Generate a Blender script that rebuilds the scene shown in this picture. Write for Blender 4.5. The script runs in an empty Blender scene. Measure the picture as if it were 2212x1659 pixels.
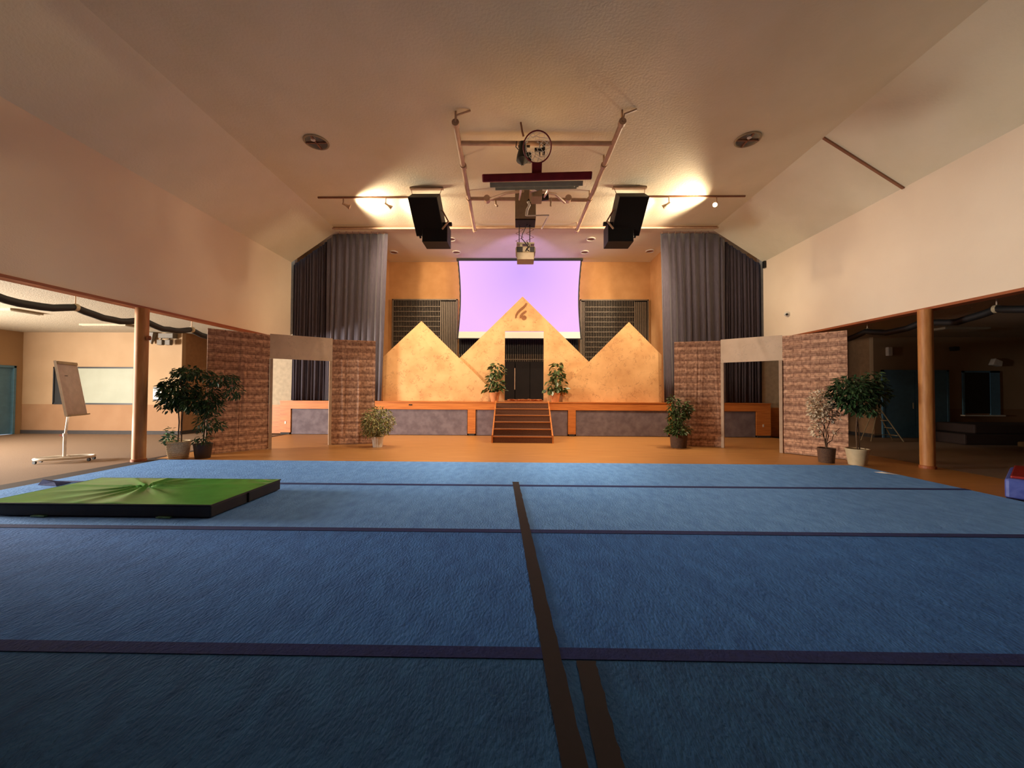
import bpy, bmesh, math, random
from mathutils import Vector, Matrix, Euler

# ------------------------------------------------------------------ camera, world, lights, exposure
S = bpy.context.scene
COL = S.collection
V = Vector
PI = math.pi
R = math.radians

cam_data = bpy.data.cameras.new('camera')
cam = bpy.data.objects.new('camera', cam_data)
COL.objects.link(cam)
cam_data.sensor_fit = 'HORIZONTAL'
cam_data.sensor_width = 36.0
cam_data.lens = 36.0 * 830 / 2212
cam_data.clip_start = 0.05
cam_data.clip_end = 200
fwd = V((math.sin(R(-0.966)) * math.cos(R(1.173)), math.cos(R(-0.966)) * math.cos(R(1.173)), math.sin(R(1.173))))
cam.rotation_euler = (fwd.to_track_quat('-Z', 'Y').to_matrix() @ Matrix.Rotation(R(0.3), 3, 'Z')).to_euler()
cam.location = (0, 0, 1.5)
S.camera = cam

S.view_settings.view_transform = 'Standard'
S.view_settings.look = 'None'
S.view_settings.gamma = 1.0
S.view_settings.use_curve_mapping = False
S.view_settings.exposure = 0.22

w = bpy.data.worlds.new('world')
S.world = w
w.use_nodes = True
w.node_tree.nodes['Background'].inputs[0].default_value = (0.75, 0.85, 1.0, 1)
w.node_tree.nodes['Background'].inputs[1].default_value = 0.6


def lamp(kind, name, loc, color, power, aim=None, **kw):
    d = bpy.data.lights.new(name, kind)
    d.color = color
    d.energy = power
    for k, v in kw.items():
        setattr(d, k, v)
    o = bpy.data.objects.new(name, d)
    COL.objects.link(o)
    o.location = loc
    if aim is not None:
        o.rotation_euler = (V(aim) - V(loc)).to_track_quat('-Z', 'Y').to_euler()
    return o


# daylight through the glazed doors in the left side room
lamp('AREA', 'daylight_left', (-16.75, 5.6, 1.35), (1.0, 0.93, 0.84), 2650, aim=(0, 6.6, 1.75),
     shape='RECTANGLE', size=3.0, size_y=1.9)
# warm stage spots on the two ceiling tracks: (head position, aim point, power)
WARM = (1.0, 0.77, 0.53)
SPOTS = [((-5.08, 10.9), (3.4, 14.6, 3.6), 560), ((-3.85, 10.9), (2.0, 14.6, 3.2), 330),
         ((4.26, 10.9), (-1.6, 14.6, 3.2), 330), ((5.6, 10.9), (-4.6, 12.0, 2.6), 700),
         ((-2.75, 10.9), (-3.0, 14.4, 3.0), 200), ((3.2, 10.9), (3.6, 14.4, 3.0), 200)]
# the black theatre lamp on the pipe by the hoop, and the projector's beam
lamp('SPOT', 'theatre_lamp_beam', (0.06, 8.0, 6.2), WARM, 820, aim=(0.1, 11.2, 0.0), spot_size=R(124), spot_blend=0.8, shadow_soft_size=0.06)
lamp('SPOT', 'projector_beam', (0.18, 11.28, 5.5), (0.5, 0.34, 1.0), 300, aim=(0.03, 16.0, 6.4), spot_size=R(54), spot_blend=0.5, shadow_soft_size=0.03)

# ------------------------------------------------------------------ materials


def lin(c):
    return tuple((x / 12.92 if x <= 0.04045 else ((x + 0.055) / 1.055) ** 2.4) for x in [v / 255 for v in c]) + (1,)


MATS = {}


def mat(name, c, rough=0.8, c2=None, scale=8.0, bump=0.0, bscale=60.0, metal=0.0, emit=0.0, stretch=None,
        detail=4.0, ramp=(0.35, 0.65), trans=0.0, spec=0.5, sheen=0.0, coord='Object', dist=0.0):
    m = bpy.data.materials.new(name)
    m.use_nodes = True
    nt = m.node_tree
    N, L = nt.nodes, nt.links
    p = N['Principled BSDF']
    p.inputs['Base Color'].default_value = lin(c)
    p.inputs['Roughness'].default_value = rough
    p.inputs['Metallic'].default_value = metal
    p.inputs['Transmission Weight'].default_value = trans
    p.inputs['Specular IOR Level'].default_value = spec
    p.inputs['Sheen Weight'].default_value = sheen
    tc = N.new('ShaderNodeTexCoord')
    mp = N.new('ShaderNodeMapping')
    L.new(tc.outputs[coord], mp.inputs[0])
    if stretch:
        mp.inputs['Scale'].default_value = stretch
    if c2 is None:
        c2 = tuple(min(255, int(v * 0.93)) for v in c)
    n = N.new('ShaderNodeTexNoise')
    n.inputs['Scale'].default_value = scale
    n.inputs['Detail'].default_value = detail
    n.inputs['Distortion'].default_value = dist
    L.new(mp.outputs[0], n.inputs['Vector'])
    r = N.new('ShaderNodeValToRGB')
    r.color_ramp.elements[0].position = ramp[0]
    r.color_ramp.elements[1].position = ramp[1]
    r.color_ramp.elements[0].color = lin(c)
    r.color_ramp.elements[1].color = lin(c2)
    L.new(n.outputs['Fac'], r.inputs[0])
    L.new(r.outputs[0], p.inputs['Base Color'])
    if emit:
        L.new(r.outputs[0], p.inputs['Emission Color'])
        p.inputs['Emission Strength'].default_value = emit
    if bump:
        nb = N.new('ShaderNodeTexNoise')
        nb.inputs['Scale'].default_value = bscale
        nb.inputs['Detail'].default_value = 3
        L.new(mp.outputs[0], nb.inputs['Vector'])
        b = N.new('ShaderNodeBump')
        b.inputs['Strength'].default_value = bump
        b.inputs['Distance'].default_value = 0.02
        L.new(nb.outputs['Fac'], b.inputs['Height'])
        L.new(b.outputs[0], p.inputs['Normal'])
    MATS[name] = m
    return m


M_ceil = mat('ceiling_plaster', (230, 224, 196), 0.95, (236, 230, 204), 1.2, bump=0.25, bscale=22)
M_wall = mat('cream_wall_paint', (236, 218, 192), 0.9, (241, 224, 198), 0.8, bump=0.1, bscale=40)
M_sidewall = mat('tan_wall_paint', (154, 126, 94), 0.9, (160, 132, 100), 1.5, bump=0.08)
M_wing = mat('beige_wing_paint', (186, 168, 142), 0.9)
M_wains = mat('ochre_wainscot_paint', (138, 102, 70), 0.85, (144, 108, 76), 2.0, bump=0.05)
M_sideceil = mat('side_ceiling_texture', (168, 156, 134), 0.95, (156, 144, 122), 25, bump=0.5, bscale=45)
M_brownwall = mat('brown_wall_paint', (150, 112, 76), 0.9)
M_orange = mat('orange_stage_wall', (204, 152, 96), 0.85, (194, 142, 86), 2.5, bump=0.05)
M_woodfloor = mat('honey_gym_floor', (196, 142, 82), 0.4, (180, 126, 70), 3.0, stretch=(0.4, 6, 1), bump=0.08, bscale=3)
M_carpet = mat('tan_carpet', (136, 110, 84), 0.98, (124, 98, 74), 60, bump=0.3, bscale=180)
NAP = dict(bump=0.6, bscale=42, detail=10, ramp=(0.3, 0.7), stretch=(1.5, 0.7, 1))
M_blue0 = mat('blue_felt_nap_lit_far', (108, 168, 240), 0.95, (88, 146, 222), 7, **NAP)  # far rolls: nap tone plus the stronger light there, put into the colour
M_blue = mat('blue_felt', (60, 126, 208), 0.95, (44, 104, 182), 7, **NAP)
M_blue2 = mat('blue_felt_nap_dim_near', (44, 104, 162), 0.97, (32, 84, 138), 7, **NAP)  # near rolls: nap tone, with the light's falloff darkened into the colour
M_seam = mat('navy_seam_strip', (20, 46, 118), 0.9, (16, 40, 104), 20, bump=0.2)
M_tape = mat('dark_plum_tape', (18, 13, 26), 0.8, (14, 10, 22), 30)
M_edge = mat('slate_blue_edging', (66, 96, 130), 0.8)
M_oak = mat('orange_oak', (206, 128, 62), 0.5, (182, 104, 46), 3, stretch=(1, 1, 12), bump=0.05, detail=6)
M_oakh = mat('orange_oak_long', (212, 132, 64), 0.5, (188, 108, 48), 3, stretch=(0.6, 1, 14), bump=0.05, detail=6)
M_post = mat('post_pine', (196, 134, 74), 0.55, (178, 114, 58), 4, stretch=(6, 6, 0.7), bump=0.05)
M_trim = mat('cherry_trim', (166, 92, 46), 0.55, (150, 80, 38), 4, stretch=(8, 0.5, 8))
M_greycarpet = mat('mauve_grey_carpet', (124, 112, 118), 0.97, (104, 92, 98), 5, bump=0.2, detail=8)
M_step = mat('brown_step_carpet', (112, 70, 46), 0.95, (98, 60, 40), 30, bump=0.2)
M_curtain = mat('charcoal_velour', (84, 77, 88), 0.9, (72, 65, 76), 12, stretch=(4, 4, 0.4), sheen=0.5, bump=0.1)
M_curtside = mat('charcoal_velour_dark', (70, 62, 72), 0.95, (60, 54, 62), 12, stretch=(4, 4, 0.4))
M_black = mat('black_metal', (16, 15, 15), 0.6)
M_blackcloth = mat('black_cloth', (14, 10, 10), 0.95, (20, 14, 13), 3)
M_grille = mat('black_speaker_cloth', (14, 13, 13), 0.95)
M_slat = mat('grey_metal_slat', (116, 102, 84), 0.5, metal=0.2)
M_darkbox = mat('organ_chamber_dark', (8, 6, 5), 0.95)
M_pipe = mat('cream_painted_pipe', (196, 166, 138), 0.5)
M_rust = mat('painted_rail', (150, 104, 76), 0.6)
M_red = mat('oxblood_padding', (140, 26, 28), 0.5, (122, 20, 24), 6)
M_grey = mat('grey_steel', (176, 160, 128), 0.5, metal=0.1)
M_dullgrey = mat('dull_grey_plastic', (96, 88, 76), 0.6)
M_putty = mat('putty_box_paint', (158, 138, 110), 0.6)
M_border = mat('screen_border_white', (252, 246, 232), 0.7, (252, 246, 232))
M_white = mat('white_plastic', (226, 220, 208), 0.5)
M_chrome = mat('reflector', (220, 214, 200), 0.2, metal=0.9)
M_pvc = mat('green_vinyl', (84, 176, 74), 0.3, (72, 160, 62), 5, spec=0.5)
M_darkvinyl = mat('dark_mat_side', (46, 42, 40), 0.6, (34, 32, 34), 6)
M_bluevinyl = mat('royal_blue_vinyl', (60, 76, 156), 0.45, (84, 100, 176), 4, dist=2.0)
M_redvinyl = mat('red_vinyl', (150, 32, 30), 0.45)
M_leafA = mat('dark_ficus_leaf', (62, 92, 50), 0.5, (38, 62, 34), 9, spec=0.4)
M_leafB = mat('bright_leaf', (92, 110, 58), 0.45, (62, 84, 40), 14, spec=0.5)
M_leafV = mat('variegated_leaf', (206, 198, 140), 0.5, (104, 118, 66), 18, ramp=(0.42, 0.55))
M_rubber = mat('rubber_plant_leaf', (96, 112, 62), 0.3, (56, 74, 38), 12, spec=0.6)
M_pothos = mat('pothos_leaf', (120, 170, 128), 0.4, (70, 120, 78), 16)
M_blossom = mat('white_blossom', (226, 208, 182), 0.7, (206, 184, 150), 12)
M_trunk = mat('twig_bark', (104, 76, 52), 0.85, (80, 58, 40), 20)
M_soil = mat('dark_soil', (44, 32, 24), 0.95)
M_wicker = mat('wicker', (240, 220, 180), 0.8, (196, 164, 120), 40, stretch=(1, 1, 3))
M_darkpot = mat('dark_brown_pot', (60, 40, 30), 0.6)
M_brownpot = mat('brown_woven_pot', (96, 68, 48), 0.8, (74, 52, 38), 40)
M_whitepot = mat('white_ribbed_pot', (246, 238, 226), 0.5)
M_creampot = mat('cream_pot', (206, 184, 146), 0.6)
M_terra = mat('terracotta', (214, 138, 84), 0.8)
M_blackboard = mat('black_frame', (20, 20, 24), 0.5)
M_shutter = mat('pale_shutter', (150, 152, 134), 0.7, (144, 146, 128), 2)
M_flip = mat('flipchart_paper', (196, 184, 172), 0.7)
M_door = mat('blue_grey_door', (84, 128, 156), 0.6)
M_base = mat('dark_rubber_base', (52, 46, 44), 0.8)
M_browndim = mat('brown_mat_vinyl', (48, 30, 22), 0.8)
M_dimyellow = mat('ochre_vinyl', (110, 80, 42), 0.8)
M_bolt = mat('terracotta_brown_emblem', (150, 96, 56), 0.8)


def glass_mat():
    m = bpy.data.materials.new('clear_glass')
    m.use_nodes = True
    N, L = m.node_tree.nodes, m.node_tree.links
    N.clear()
    o = N.new('ShaderNodeOutputMaterial')
    mx = N.new('ShaderNodeMixShader')
    mx.inputs[0].default_value = 0.12
    t = N.new('ShaderNodeBsdfTransparent')
    t.inputs[0].default_value = (0.86, 0.92, 0.88, 1)
    g = N.new('ShaderNodeBsdfGlossy')
    g.inputs['Roughness'].default_value = 0.05
    L.new(t.outputs[0], mx.inputs[1])
    L.new(g.outputs[0], mx.inputs[2])
    L.new(mx.outputs[0], o.inputs[0])
    return m


M_glass = glass_mat()


def brick_print():
    """printed brick cloth, flat print in uv metres"""
    m = bpy.data.materials.new('printed_brick_cloth')
    m.use_nodes = True
    N, L = m.node_tree.nodes, m.node_tree.links
    p = N['Principled BSDF']
    p.inputs['Roughness'].default_value = 0.75
    tc = N.new('ShaderNodeTexCoord')
    b = N.new('ShaderNodeTexBrick')
    b.inputs['Scale'].default_value = 1.0
    b.inputs['Brick Width'].default_value = 0.34
    b.inputs['Row Height'].default_value = 0.1
    b.inputs['Mortar Size'].default_value = 0.008
    b.inputs['Mortar Smooth'].default_value = 0.4
    b.inputs['Color1'].default_value = lin((228, 190, 160))
    b.inputs['Color2'].default_value = lin((212, 172, 142))
    b.inputs['Mortar'].default_value = lin((172, 130, 106))
    L.new(tc.outputs['UV'], b.inputs['Vector'])
    # row to row tone bands of the print
    wv = N.new('ShaderNodeTexWave')
    wv.wave_type = 'BANDS'
    wv.bands_direction = 'Y'
    wv.inputs['Scale'].default_value = 1.55
    wv.inputs['Distortion'].default_value = 0.9
    wv.inputs['Detail'].default_value = 3
    wv.inputs['Detail Scale'].default_value = 2.5
    L.new(tc.outputs['UV'], wv.inputs['Vector'])
    n = N.new('ShaderNodeTexNoise')
    n.inputs['Scale'].default_value = 14
    n.inputs['Detail'].default_value = 6
    L.new(tc.outputs['UV'], n.inputs['Vector'])
    r = N.new('ShaderNodeValToRGB')
    r.color_ramp.elements[0].color = lin((176, 140, 122))
    r.color_ramp.elements[1].color = lin((255, 236, 220))
    r.color_ramp.elements[0].position = 0.1
    r.color_ramp.elements[1].position = 0.75
    L.new(wv.outputs['Fac'], r.inputs[0])
    mx = N.new('ShaderNodeMixRGB')
    mx.blend_type = 'MULTIPLY'
    mx.inputs[0].default_value = 0.65
    L.new(b.outputs['Color'], mx.inputs[1])
    L.new(r.outputs[0], mx.inputs[2])
    r2 = N.new('ShaderNodeValToRGB')
    r2.color_ramp.elements[0].color = lin((170, 150, 140))
    r2.color_ramp.elements[1].color = (1, 1, 1, 1)
    r2.color_ramp.elements[0].position = 0.35
    r2.color_ramp.elements[1].position = 0.6
    L.new(n.outputs['Fac'], r2.inputs[0])
    m2 = N.new('ShaderNodeMixRGB')
    m2.blend_type = 'MULTIPLY'
    m2.inputs[0].default_value = 0.8
    L.new(mx.outputs[0], m2.inputs[1])
    L.new(r2.outputs[0], m2.inputs[2])
    L.new(m2.outputs[0], p.inputs['Base Color'])
    return m


def veined(name, base, base2, vein, vscale=2.6, amount=0.55):
    m = bpy.data.materials.new(name)
    m.use_nodes = True
    N, L = m.node_tree.nodes, m.node_tree.links
    p = N['Principled BSDF']
    p.inputs['Roughness'].default_value = 0.75
    tc = N.new('ShaderNodeTexCoord')
    n1 = N.new('ShaderNodeTexNoise')
    n1.inputs['Scale'].default_value = 1.6
    n1.inputs['Detail'].default_value = 5
    L.new(tc.outputs['Object'], n1.inputs['Vector'])
    r1 = N.new('ShaderNodeValToRGB')
    r1.color_ramp.elements[0].color = lin(base)
    r1.color_ramp.elements[1].color = lin(base2)
    r1.color_ramp.elements[0].position = 0.35
    r1.color_ramp.elements[1].position = 0.68
    L.new(n1.outputs['Fac'], r1.inputs[0])
    n2 = N.new('ShaderNodeTexNoise')
    n2.inputs['Scale'].default_value = vscale
    n2.inputs['Detail'].default_value = 7
    n2.inputs['Roughness'].default_value = 0.65
    n2.inputs['Distortion'].default_value = 1.6
    L.new(tc.outputs['Object'], n2.inputs['Vector'])
    r2 = N.new('ShaderNodeValToRGB')
    r2.color_ramp.elements[0].position = 0.485
    r2.color_ramp.elements[0].color = (0, 0, 0, 1)
    r2.color_ramp.elements[1].position = 0.5
    r2.color_ramp.elements[1].color = (1, 1, 1, 1)
    e = r2.color_ramp.elements.new(0.515)
    e.color = (0, 0, 0, 1)
    L.new(n2.outputs['Fac'], r2.inputs[0])
    n3 = N.new('ShaderNodeTexNoise')
    n3.inputs['Scale'].default_value = 5
    L.new(tc.outputs['Object'], n3.inputs['Vector'])
    r3 = N.new('ShaderNodeValToRGB')
    r3.color_ramp.elements[0].position = 0.48
    r3.color_ramp.elements[1].position = 0.6
    L.new(n3.outputs['Fac'], r3.inputs[0])
    mu = N.new('ShaderNodeMath')
    mu.operation = 'MULTIPLY'
    L.new(r2.outputs[0], mu.inputs[0])
    L.new(r3.outputs[0], mu.inputs[1])
    mv = N.new('ShaderNodeMath')
    mv.operation = 'MULTIPLY'
    mv.inputs[1].default_value = amount
    L.new(mu.outputs[0], mv.inputs[0])
    mx = N.new('ShaderNodeMixRGB')
    L.new(mv.outputs[0], mx.inputs[0])
    L.new(r1.outputs[0], mx.inputs[1])
    mx.inputs[2].default_value = lin(vein)
    L.new(mx.outputs[0], p.inputs['Base Color'])
    return m


def screen_mat():
    """the projected picture: lavender centre, pinker edges"""
    m = bpy.data.materials.new('projected_lavender_picture')
    m.use_nodes = True
    N, L = m.node_tree.nodes, m.node_tree.links
    p = N['Principled BSDF']
    p.inputs['Base Color'].default_value = (0.04, 0.04, 0.04, 1)
    p.inputs['Roughness'].default_value = 0.8
    tc = N.new('ShaderNodeTexCoord')
    mp = N.new('ShaderNodeMapping')
    mp.inputs['Location'].default_value = (-0.52, -0.86, 0)
    L.new(tc.outputs['UV'], mp.inputs[0])
    mp2 = N.new('ShaderNodeMapping')
    mp2.inputs['Scale'].default_value = (1.5, 0.95, 1)
    L.new(mp.outputs[0], mp2.inputs[0])
    ln = N.new('ShaderNodeVectorMath')
    ln.operation = 'LENGTH'
    L.new(mp2.outputs[0], ln.inputs[0])
    r = N.new('ShaderNodeValToRGB')
    r.color_ramp.elements[0].position = 0.0
    r.color_ramp.elements[0].color = lin((203, 160, 255))
    r.color_ramp.elements[1].position = 0.8
    r.color_ramp.elements[1].color = lin((240, 184, 250))
    L.new(ln.outputs['Value'], r.inputs[0])
    L.new(r.outputs[0], p.inputs['Emission Color'])
    p.inputs['Emission Strength'].default_value = 0.86
    return m


M_brickcloth = brick_print()
M_stonecloth = veined('grey_stone_print', (226, 200, 172), (206, 180, 152), (160, 130, 106), 4, 0.5)
M_marble = veined('cream_marble_board', (208, 156, 100), (230, 182, 124), (128, 78, 42), 3.8, 1.0)
M_screen = screen_mat()

# ------------------------------------------------------------------ mesh helpers


class MB:
    def __init__(s):
        s.v, s.f, s.uv = [], [], None

    def add(s, vs, fs):
        b = len(s.v)
        s.v += [tuple(v) for v in vs]
        s.f += [tuple(i + b for i in f) for f in fs]
        return s

    def box(s, x0, x1, y0, y1, z0, z1):
        vs = [(x, y, z) for z in (z0, z1) for y in (y0, y1) for x in (x0, x1)]
        return s.add(vs, [(0, 2, 3, 1), (4, 5, 7, 6), (0, 1, 5, 4), (2, 6, 7, 3), (0, 4, 6, 2), (1, 3, 7, 5)])

    def obox(s, c, ax, ay, az, hx, hy, hz):
        c, ax, ay, az = V(c), V(ax).normalized(), V(ay).normalized(), V(az).normalized()
        vs = [c + ax * (i * hx) + ay * (j * hy) + az * (k * hz) for k in (-1, 1) for j in (-1, 1) for i in (-1, 1)]
        return s.add(vs, [(0, 2, 3, 1), (4, 5, 7, 6), (0, 1, 5, 4), (2, 6, 7, 3), (0, 4, 6, 2), (1, 3, 7, 5)])

    def tube(s, pts, r, n=8, r2=None, caps=True):
        pts = [V(p) for p in pts]
        m = len(pts)
        rs = [r + ((r2 if r2 is not None else r) - r) * i / max(1, m - 1) for i in range(m)]
        b = len(s.v)
        up = None
        for i, p in enumerate(pts):
            d = (pts[min(i + 1, m - 1)] - pts[max(i - 1, 0)]).normalized()
            if up is None:
                up = d.orthogonal().normalized()
            up = (up - d * up.dot(d))
            up = up.normalized() if up.length > 1e-6 else d.orthogonal().normalized()
            q = d.cross(up)
            for k in range(n):
                a = 2 * PI * k / n
                s.v.append(tuple(p + (up * math.cos(a) + q * math.sin(a)) * rs[i]))
        for i in range(m - 1):
            for k in range(n):
                k2 = (k + 1) % n
                s.f.append((b + i * n + k, b + i * n + k2, b + (i + 1) * n + k2, b + (i + 1) * n + k))
        if caps:
            s.f.append(tuple(b + k for k in reversed(range(n))))
            s.f.append(tuple(b + (m - 1) * n + k for k in range(n)))
        return s

    def lathe(s, c, prof, n=24, axis=(0, 0, 1), rib=0.0):
        """prof: list of (radius, height) along axis from c"""
        c = V(c)
        az = V(axis).normalized()
        ax = az.orthogonal().normalized() if abs(az.z) < 0.999 else V((1, 0, 0))
        ay = az.cross(ax)
        b = len(s.v)
        for (r, h) in prof:
            for k in range(n):
                a = 2 * PI * k / n
                rr = r * (1 + (rib if k % 2 else 0))
                s.v.append(tuple(c + az * h + (ax * math.cos(a) + ay * math.sin(a)) * rr))
        for i in range(len(prof) - 1):
            for k in range(n):
                k2 = (k + 1) % n
                s.f.append((b + i * n + k, b + i * n + k2, b + (i + 1) * n + k2, b + (i + 1) * n + k))
        s.f.append(tuple(b + k for k in reversed(range(n))))
        s.f.append(tuple(b + (len(prof) - 1) * n + k for k in range(n)))
        return s

    def prism(s, poly, y0, y1):
        """polygon of (x, z), extruded from y0 to y1"""
        n = len(poly)
        vs = [(x, y0, z) for x, z in poly] + [(x, y1, z) for x, z in poly]
        fs = [tuple(range(n)), tuple(reversed(range(n, 2 * n)))]
        fs += [(i, i + n, (i + 1) % n + n, (i + 1) % n) for i in range(n)]
        return s.add(vs, fs)

    def torus(s, c, ax, r, rr, n=32, m=8):
        c = V(c)
        az = V(ax).normalized()
        u = az.orthogonal().normalized()
        w_ = az.cross(u)
        pts = [c + (u * math.cos(2 * PI * i / n) + w_ * math.sin(2 * PI * i / n)) * r for i in range(n)]
        b = len(s.v)
        for i in range(n):
            rad = (pts[i] - c).normalized()
            for k in range(m):
                a = 2 * PI * k / m
                s.v.append(tuple(pts[i] + (rad * math.cos(a) + az * math.sin(a)) * rr))
        for i in range(n):
            for k in range(m):
                s.f.append((b + i * m + k, b + ((i + 1) % n) * m + k, b + ((i + 1) % n) * m + (k + 1) % m, b + i * m + (k + 1) % m))
        return s

    def build(s, name, m, parent=None, smooth=False, bevel=0.0, uvs=None, label=None, kind=None):
        me = bpy.data.meshes.new(name)
        off = V((0, 0, 0))
        q = parent
        while q is not None:
            off = off + q.location
            q = q.parent
        me.from_pydata([tuple(V(v) - off) for v in s.v], [], s.f)
        me.materials.append(m)
        if uvs:
            ul = me.uv_layers.new(name='UVMap')
            for lp in me.loops:
                ul.data[lp.index].uv = uvs[lp.vertex_index]
        bm = bmesh.new()
        bm.from_mesh(me)
        bmesh.ops.recalc_face_normals(bm, faces=bm.faces)
        bm.to_mesh(me)
        bm.free()
        if smooth:
            for p_ in me.polygons:
                p_.use_smooth = True
            me.set_sharp_from_angle(angle=R(45))
        me.update()
        o = bpy.data.objects.new(name, me)
        COL.objects.link(o)
        if parent is not None:
            o.parent = parent
        if bevel:
            md = o.modifiers.new('bevel', 'BEVEL')
            md.width = bevel
            md.segments = 2
            md.limit_method = 'ANGLE'
        if label:
            o['label'] = label
        if kind:
            o['kind'] = kind
        return o


def tag(o, label, cat, group=None):
    o['label'] = label
    o['category'] = cat
    if group:
        o['group'] = group
    return o


def thing(name, label, cat, loc=(0, 0, 0), group=None):
    o = bpy.data.objects.new(name, None)
    o.empty_display_size = 0.2
    COL.objects.link(o)
    o.location = loc
    return tag(o, label, cat, group)


def struct(o):
    o['kind'] = 'structure'
    return o


def copy_tree(o, parent=None):
    c = o.copy()
    COL.objects.link(c)
    if parent is not None:
        c.parent = parent
    for ch in list(o.children):
        copy_tree(ch, c)
    return c


def sroot(name, loc=(0, 0, 0)):
    o = bpy.data.objects.new(name, None)
    COL.objects.link(o)
    o.location = loc
    o['kind'] = 'structure'
    return o


# ------------------------------------------------------------------ the hall shell
XL, XR = -7.95, 8.35          # hall walls
YB = -3.2                     # wall behind the camera
YS = 13.1                     # stage front
ZC, ZW, ZH = 7.1, 5.98, 3.27  # ceiling, wall top, header underside
CL, CR = -6.35, 6.65          # creases of the ceiling
LX, RX = -16.9, 19.0          # outer walls of the side rooms
LY, RY = 12.8, 13.4           # back walls of the side rooms
SC = 3.45                     # side room ceiling

struct(MB().box(XL, XR, YB, YS, -0.1, 0.0).box(-9.0, 9.3, YS, 16.6, -0.1, 0.0).build('floor', M_woodfloor))
fl = MB().box(LX, XL - 0.12, YB, LY, -0.1, 0.0)
fl.box(-11.4, XL - 0.12, LY, 17.2, -0.1, 0.0)
struct(fl.build('floor', M_carpet))
fr = MB().box(XR + 0.25, RX, YB, RY, -0.1, 0.0)
fr.box(XR + 0.25, 12.2, RY, 17.2, -0.1, 0.0)
struct(fr.build('floor', M_carpet))
struct(MB().box(-7.95, -7.61, YB, 8.3, 0.0, 0.005).build('trim_shade_strip', M_browndim))  # dark strip over the wood floor, its shadowed brown put into the colour
# thin dark joint strips between the carpet and the wooden floor
struct(MB().box(XL - 0.12, XL, YB, YS, -0.1, 0.005).build('trim_1', M_browndim))
struct(MB().box(XR, XR + 0.25, YB, YS, -0.1, 0.0).build('trim_2', M_woodfloor))

struct(MB().box(CL, CR, YB, 13.0, ZC, ZC + 0.1).build('ceiling', M_ceil))
for nm, xa, xb in (('ceiling', XL, CL), ('ceiling', XR, CR)):
    s_ = MB()
    s_.add([(xa, YB, ZW), (xa, 13.2, ZW), (xb, 13.2, ZC), (xb, YB, ZC),
            (xa, YB, ZW + 0.1), (xa, 13.2, ZW + 0.1), (xb, 13.2, ZC + 0.1), (xb, YB, ZC + 0.1)],
           [(0, 1, 2, 3), (7, 6, 5, 4), (0, 3, 7, 4), (1, 5, 6, 2), (0, 4, 5, 1), (3, 2, 6, 7)])
    struct(s_.build(nm, M_ceil))
struct(MB().box(XL - 0.2, XL, YB, 13.2, ZH, ZW + 0.1).build('wall_left', M_wall))
struct(MB().box(XR, XR + 0.2, YB, 13.2, ZH, ZW + 0.1).build('wall_right', M_wall))
struct(MB().box(LX - 0.2, RX + 0.2, YB - 0.2, YB, -0.1, ZC + 0.1).build('wall_back', M_brownwall))
# unseen wall added between hall and left room to dim the near mat
struct(MB().box(XL - 0.17, XL - 0.05, YB, 3.8, 0.0, ZH - 0.05).build('wall_light_blocker', M_brownwall))
# wood trim below both headers
struct(MB().box(XL - 0.22, XL + 0.02, YB, 13.2, ZH - 0.05, ZH).build('trim_3', M_trim))
struct(MB().box(XR - 0.02, XR + 0.22, YB, 13.2, ZH - 0.05, ZH).build('trim_4', M_trim))
# dark moulding across the right slope
tb = MB()
d_ = (V((XR, 0, ZW)) - V((CR, 0, ZC)))
c_ = (V((XR, 8.4, ZW)) + V((CR, 8.4, ZC))) / 2
tb.obox(c_ + V((-0.01, 0, -0.012)), d_, (0, 1, 0), (d_.z, 0, -d_.x), d_.length / 2, 0.025, 0.018)
struct(tb.build('trim_5', M_rust))

# side rooms: ceiling, back walls with wainscot, side walls, passages beside the stage
struct(MB().box(LX, XL - 0.2, YB, 17.2, SC, SC + 0.1).build('ceiling', M_sideceil))
struct(MB().box(XR + 0.2, RX, YB, 17.2, SC, SC + 0.1).build('ceiling', M_sideceil))


def back_wall(x0, x1, y, name, zw=1.0):
    r_ = sroot(name)
    MB().box(x0, x1, y, y + 0.15, zw, SC).build('upper_wall', M_sidewall, r_)
    MB().box(x0, x1, y, y + 0.15, 0, zw).build('wainscot', M_wains, r_)
    return r_


back_wall(LX, -11.4, LY, 'wall_side_left')
back_wall(12.2, RX, RY, 'wall_side_right')
struct(MB().box(LX, -11.4, LY - 0.015, LY, 0, 0.12).build('baseboard_left', M_base))
struct(MB().box(12.2, RX, RY - 0.015, RY, 0, 0.12).build('baseboard_right', M_base))
struct(MB().box(-11.55, -11.4, LY + 0.15, 17.2, 0, SC).build('wall_passage_left', M_brownwall))
struct(MB().box(12.2, 12.35, RY + 0.15, 17.2, 0, SC).build('wall_passage_right', M_brownwall))
struct(MB().box(-11.4, -11.385, LY, 17.2, 0, 0.12).build('baseboard_passage_left', M_base))
struct(MB().box(12.185, 12.2, RY, 17.2, 0, 0.12).build('baseboard_passage_right', M_base))
struct(MB().box(-11.5, -8.9, 17.2, 17.3, 0, SC).build('wall_far_left', M_brownwall))
struct(MB().box(9.2, 12.3, 17.2, 17.3, 0, SC).build('wall_far_right', M_brownwall))
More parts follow.
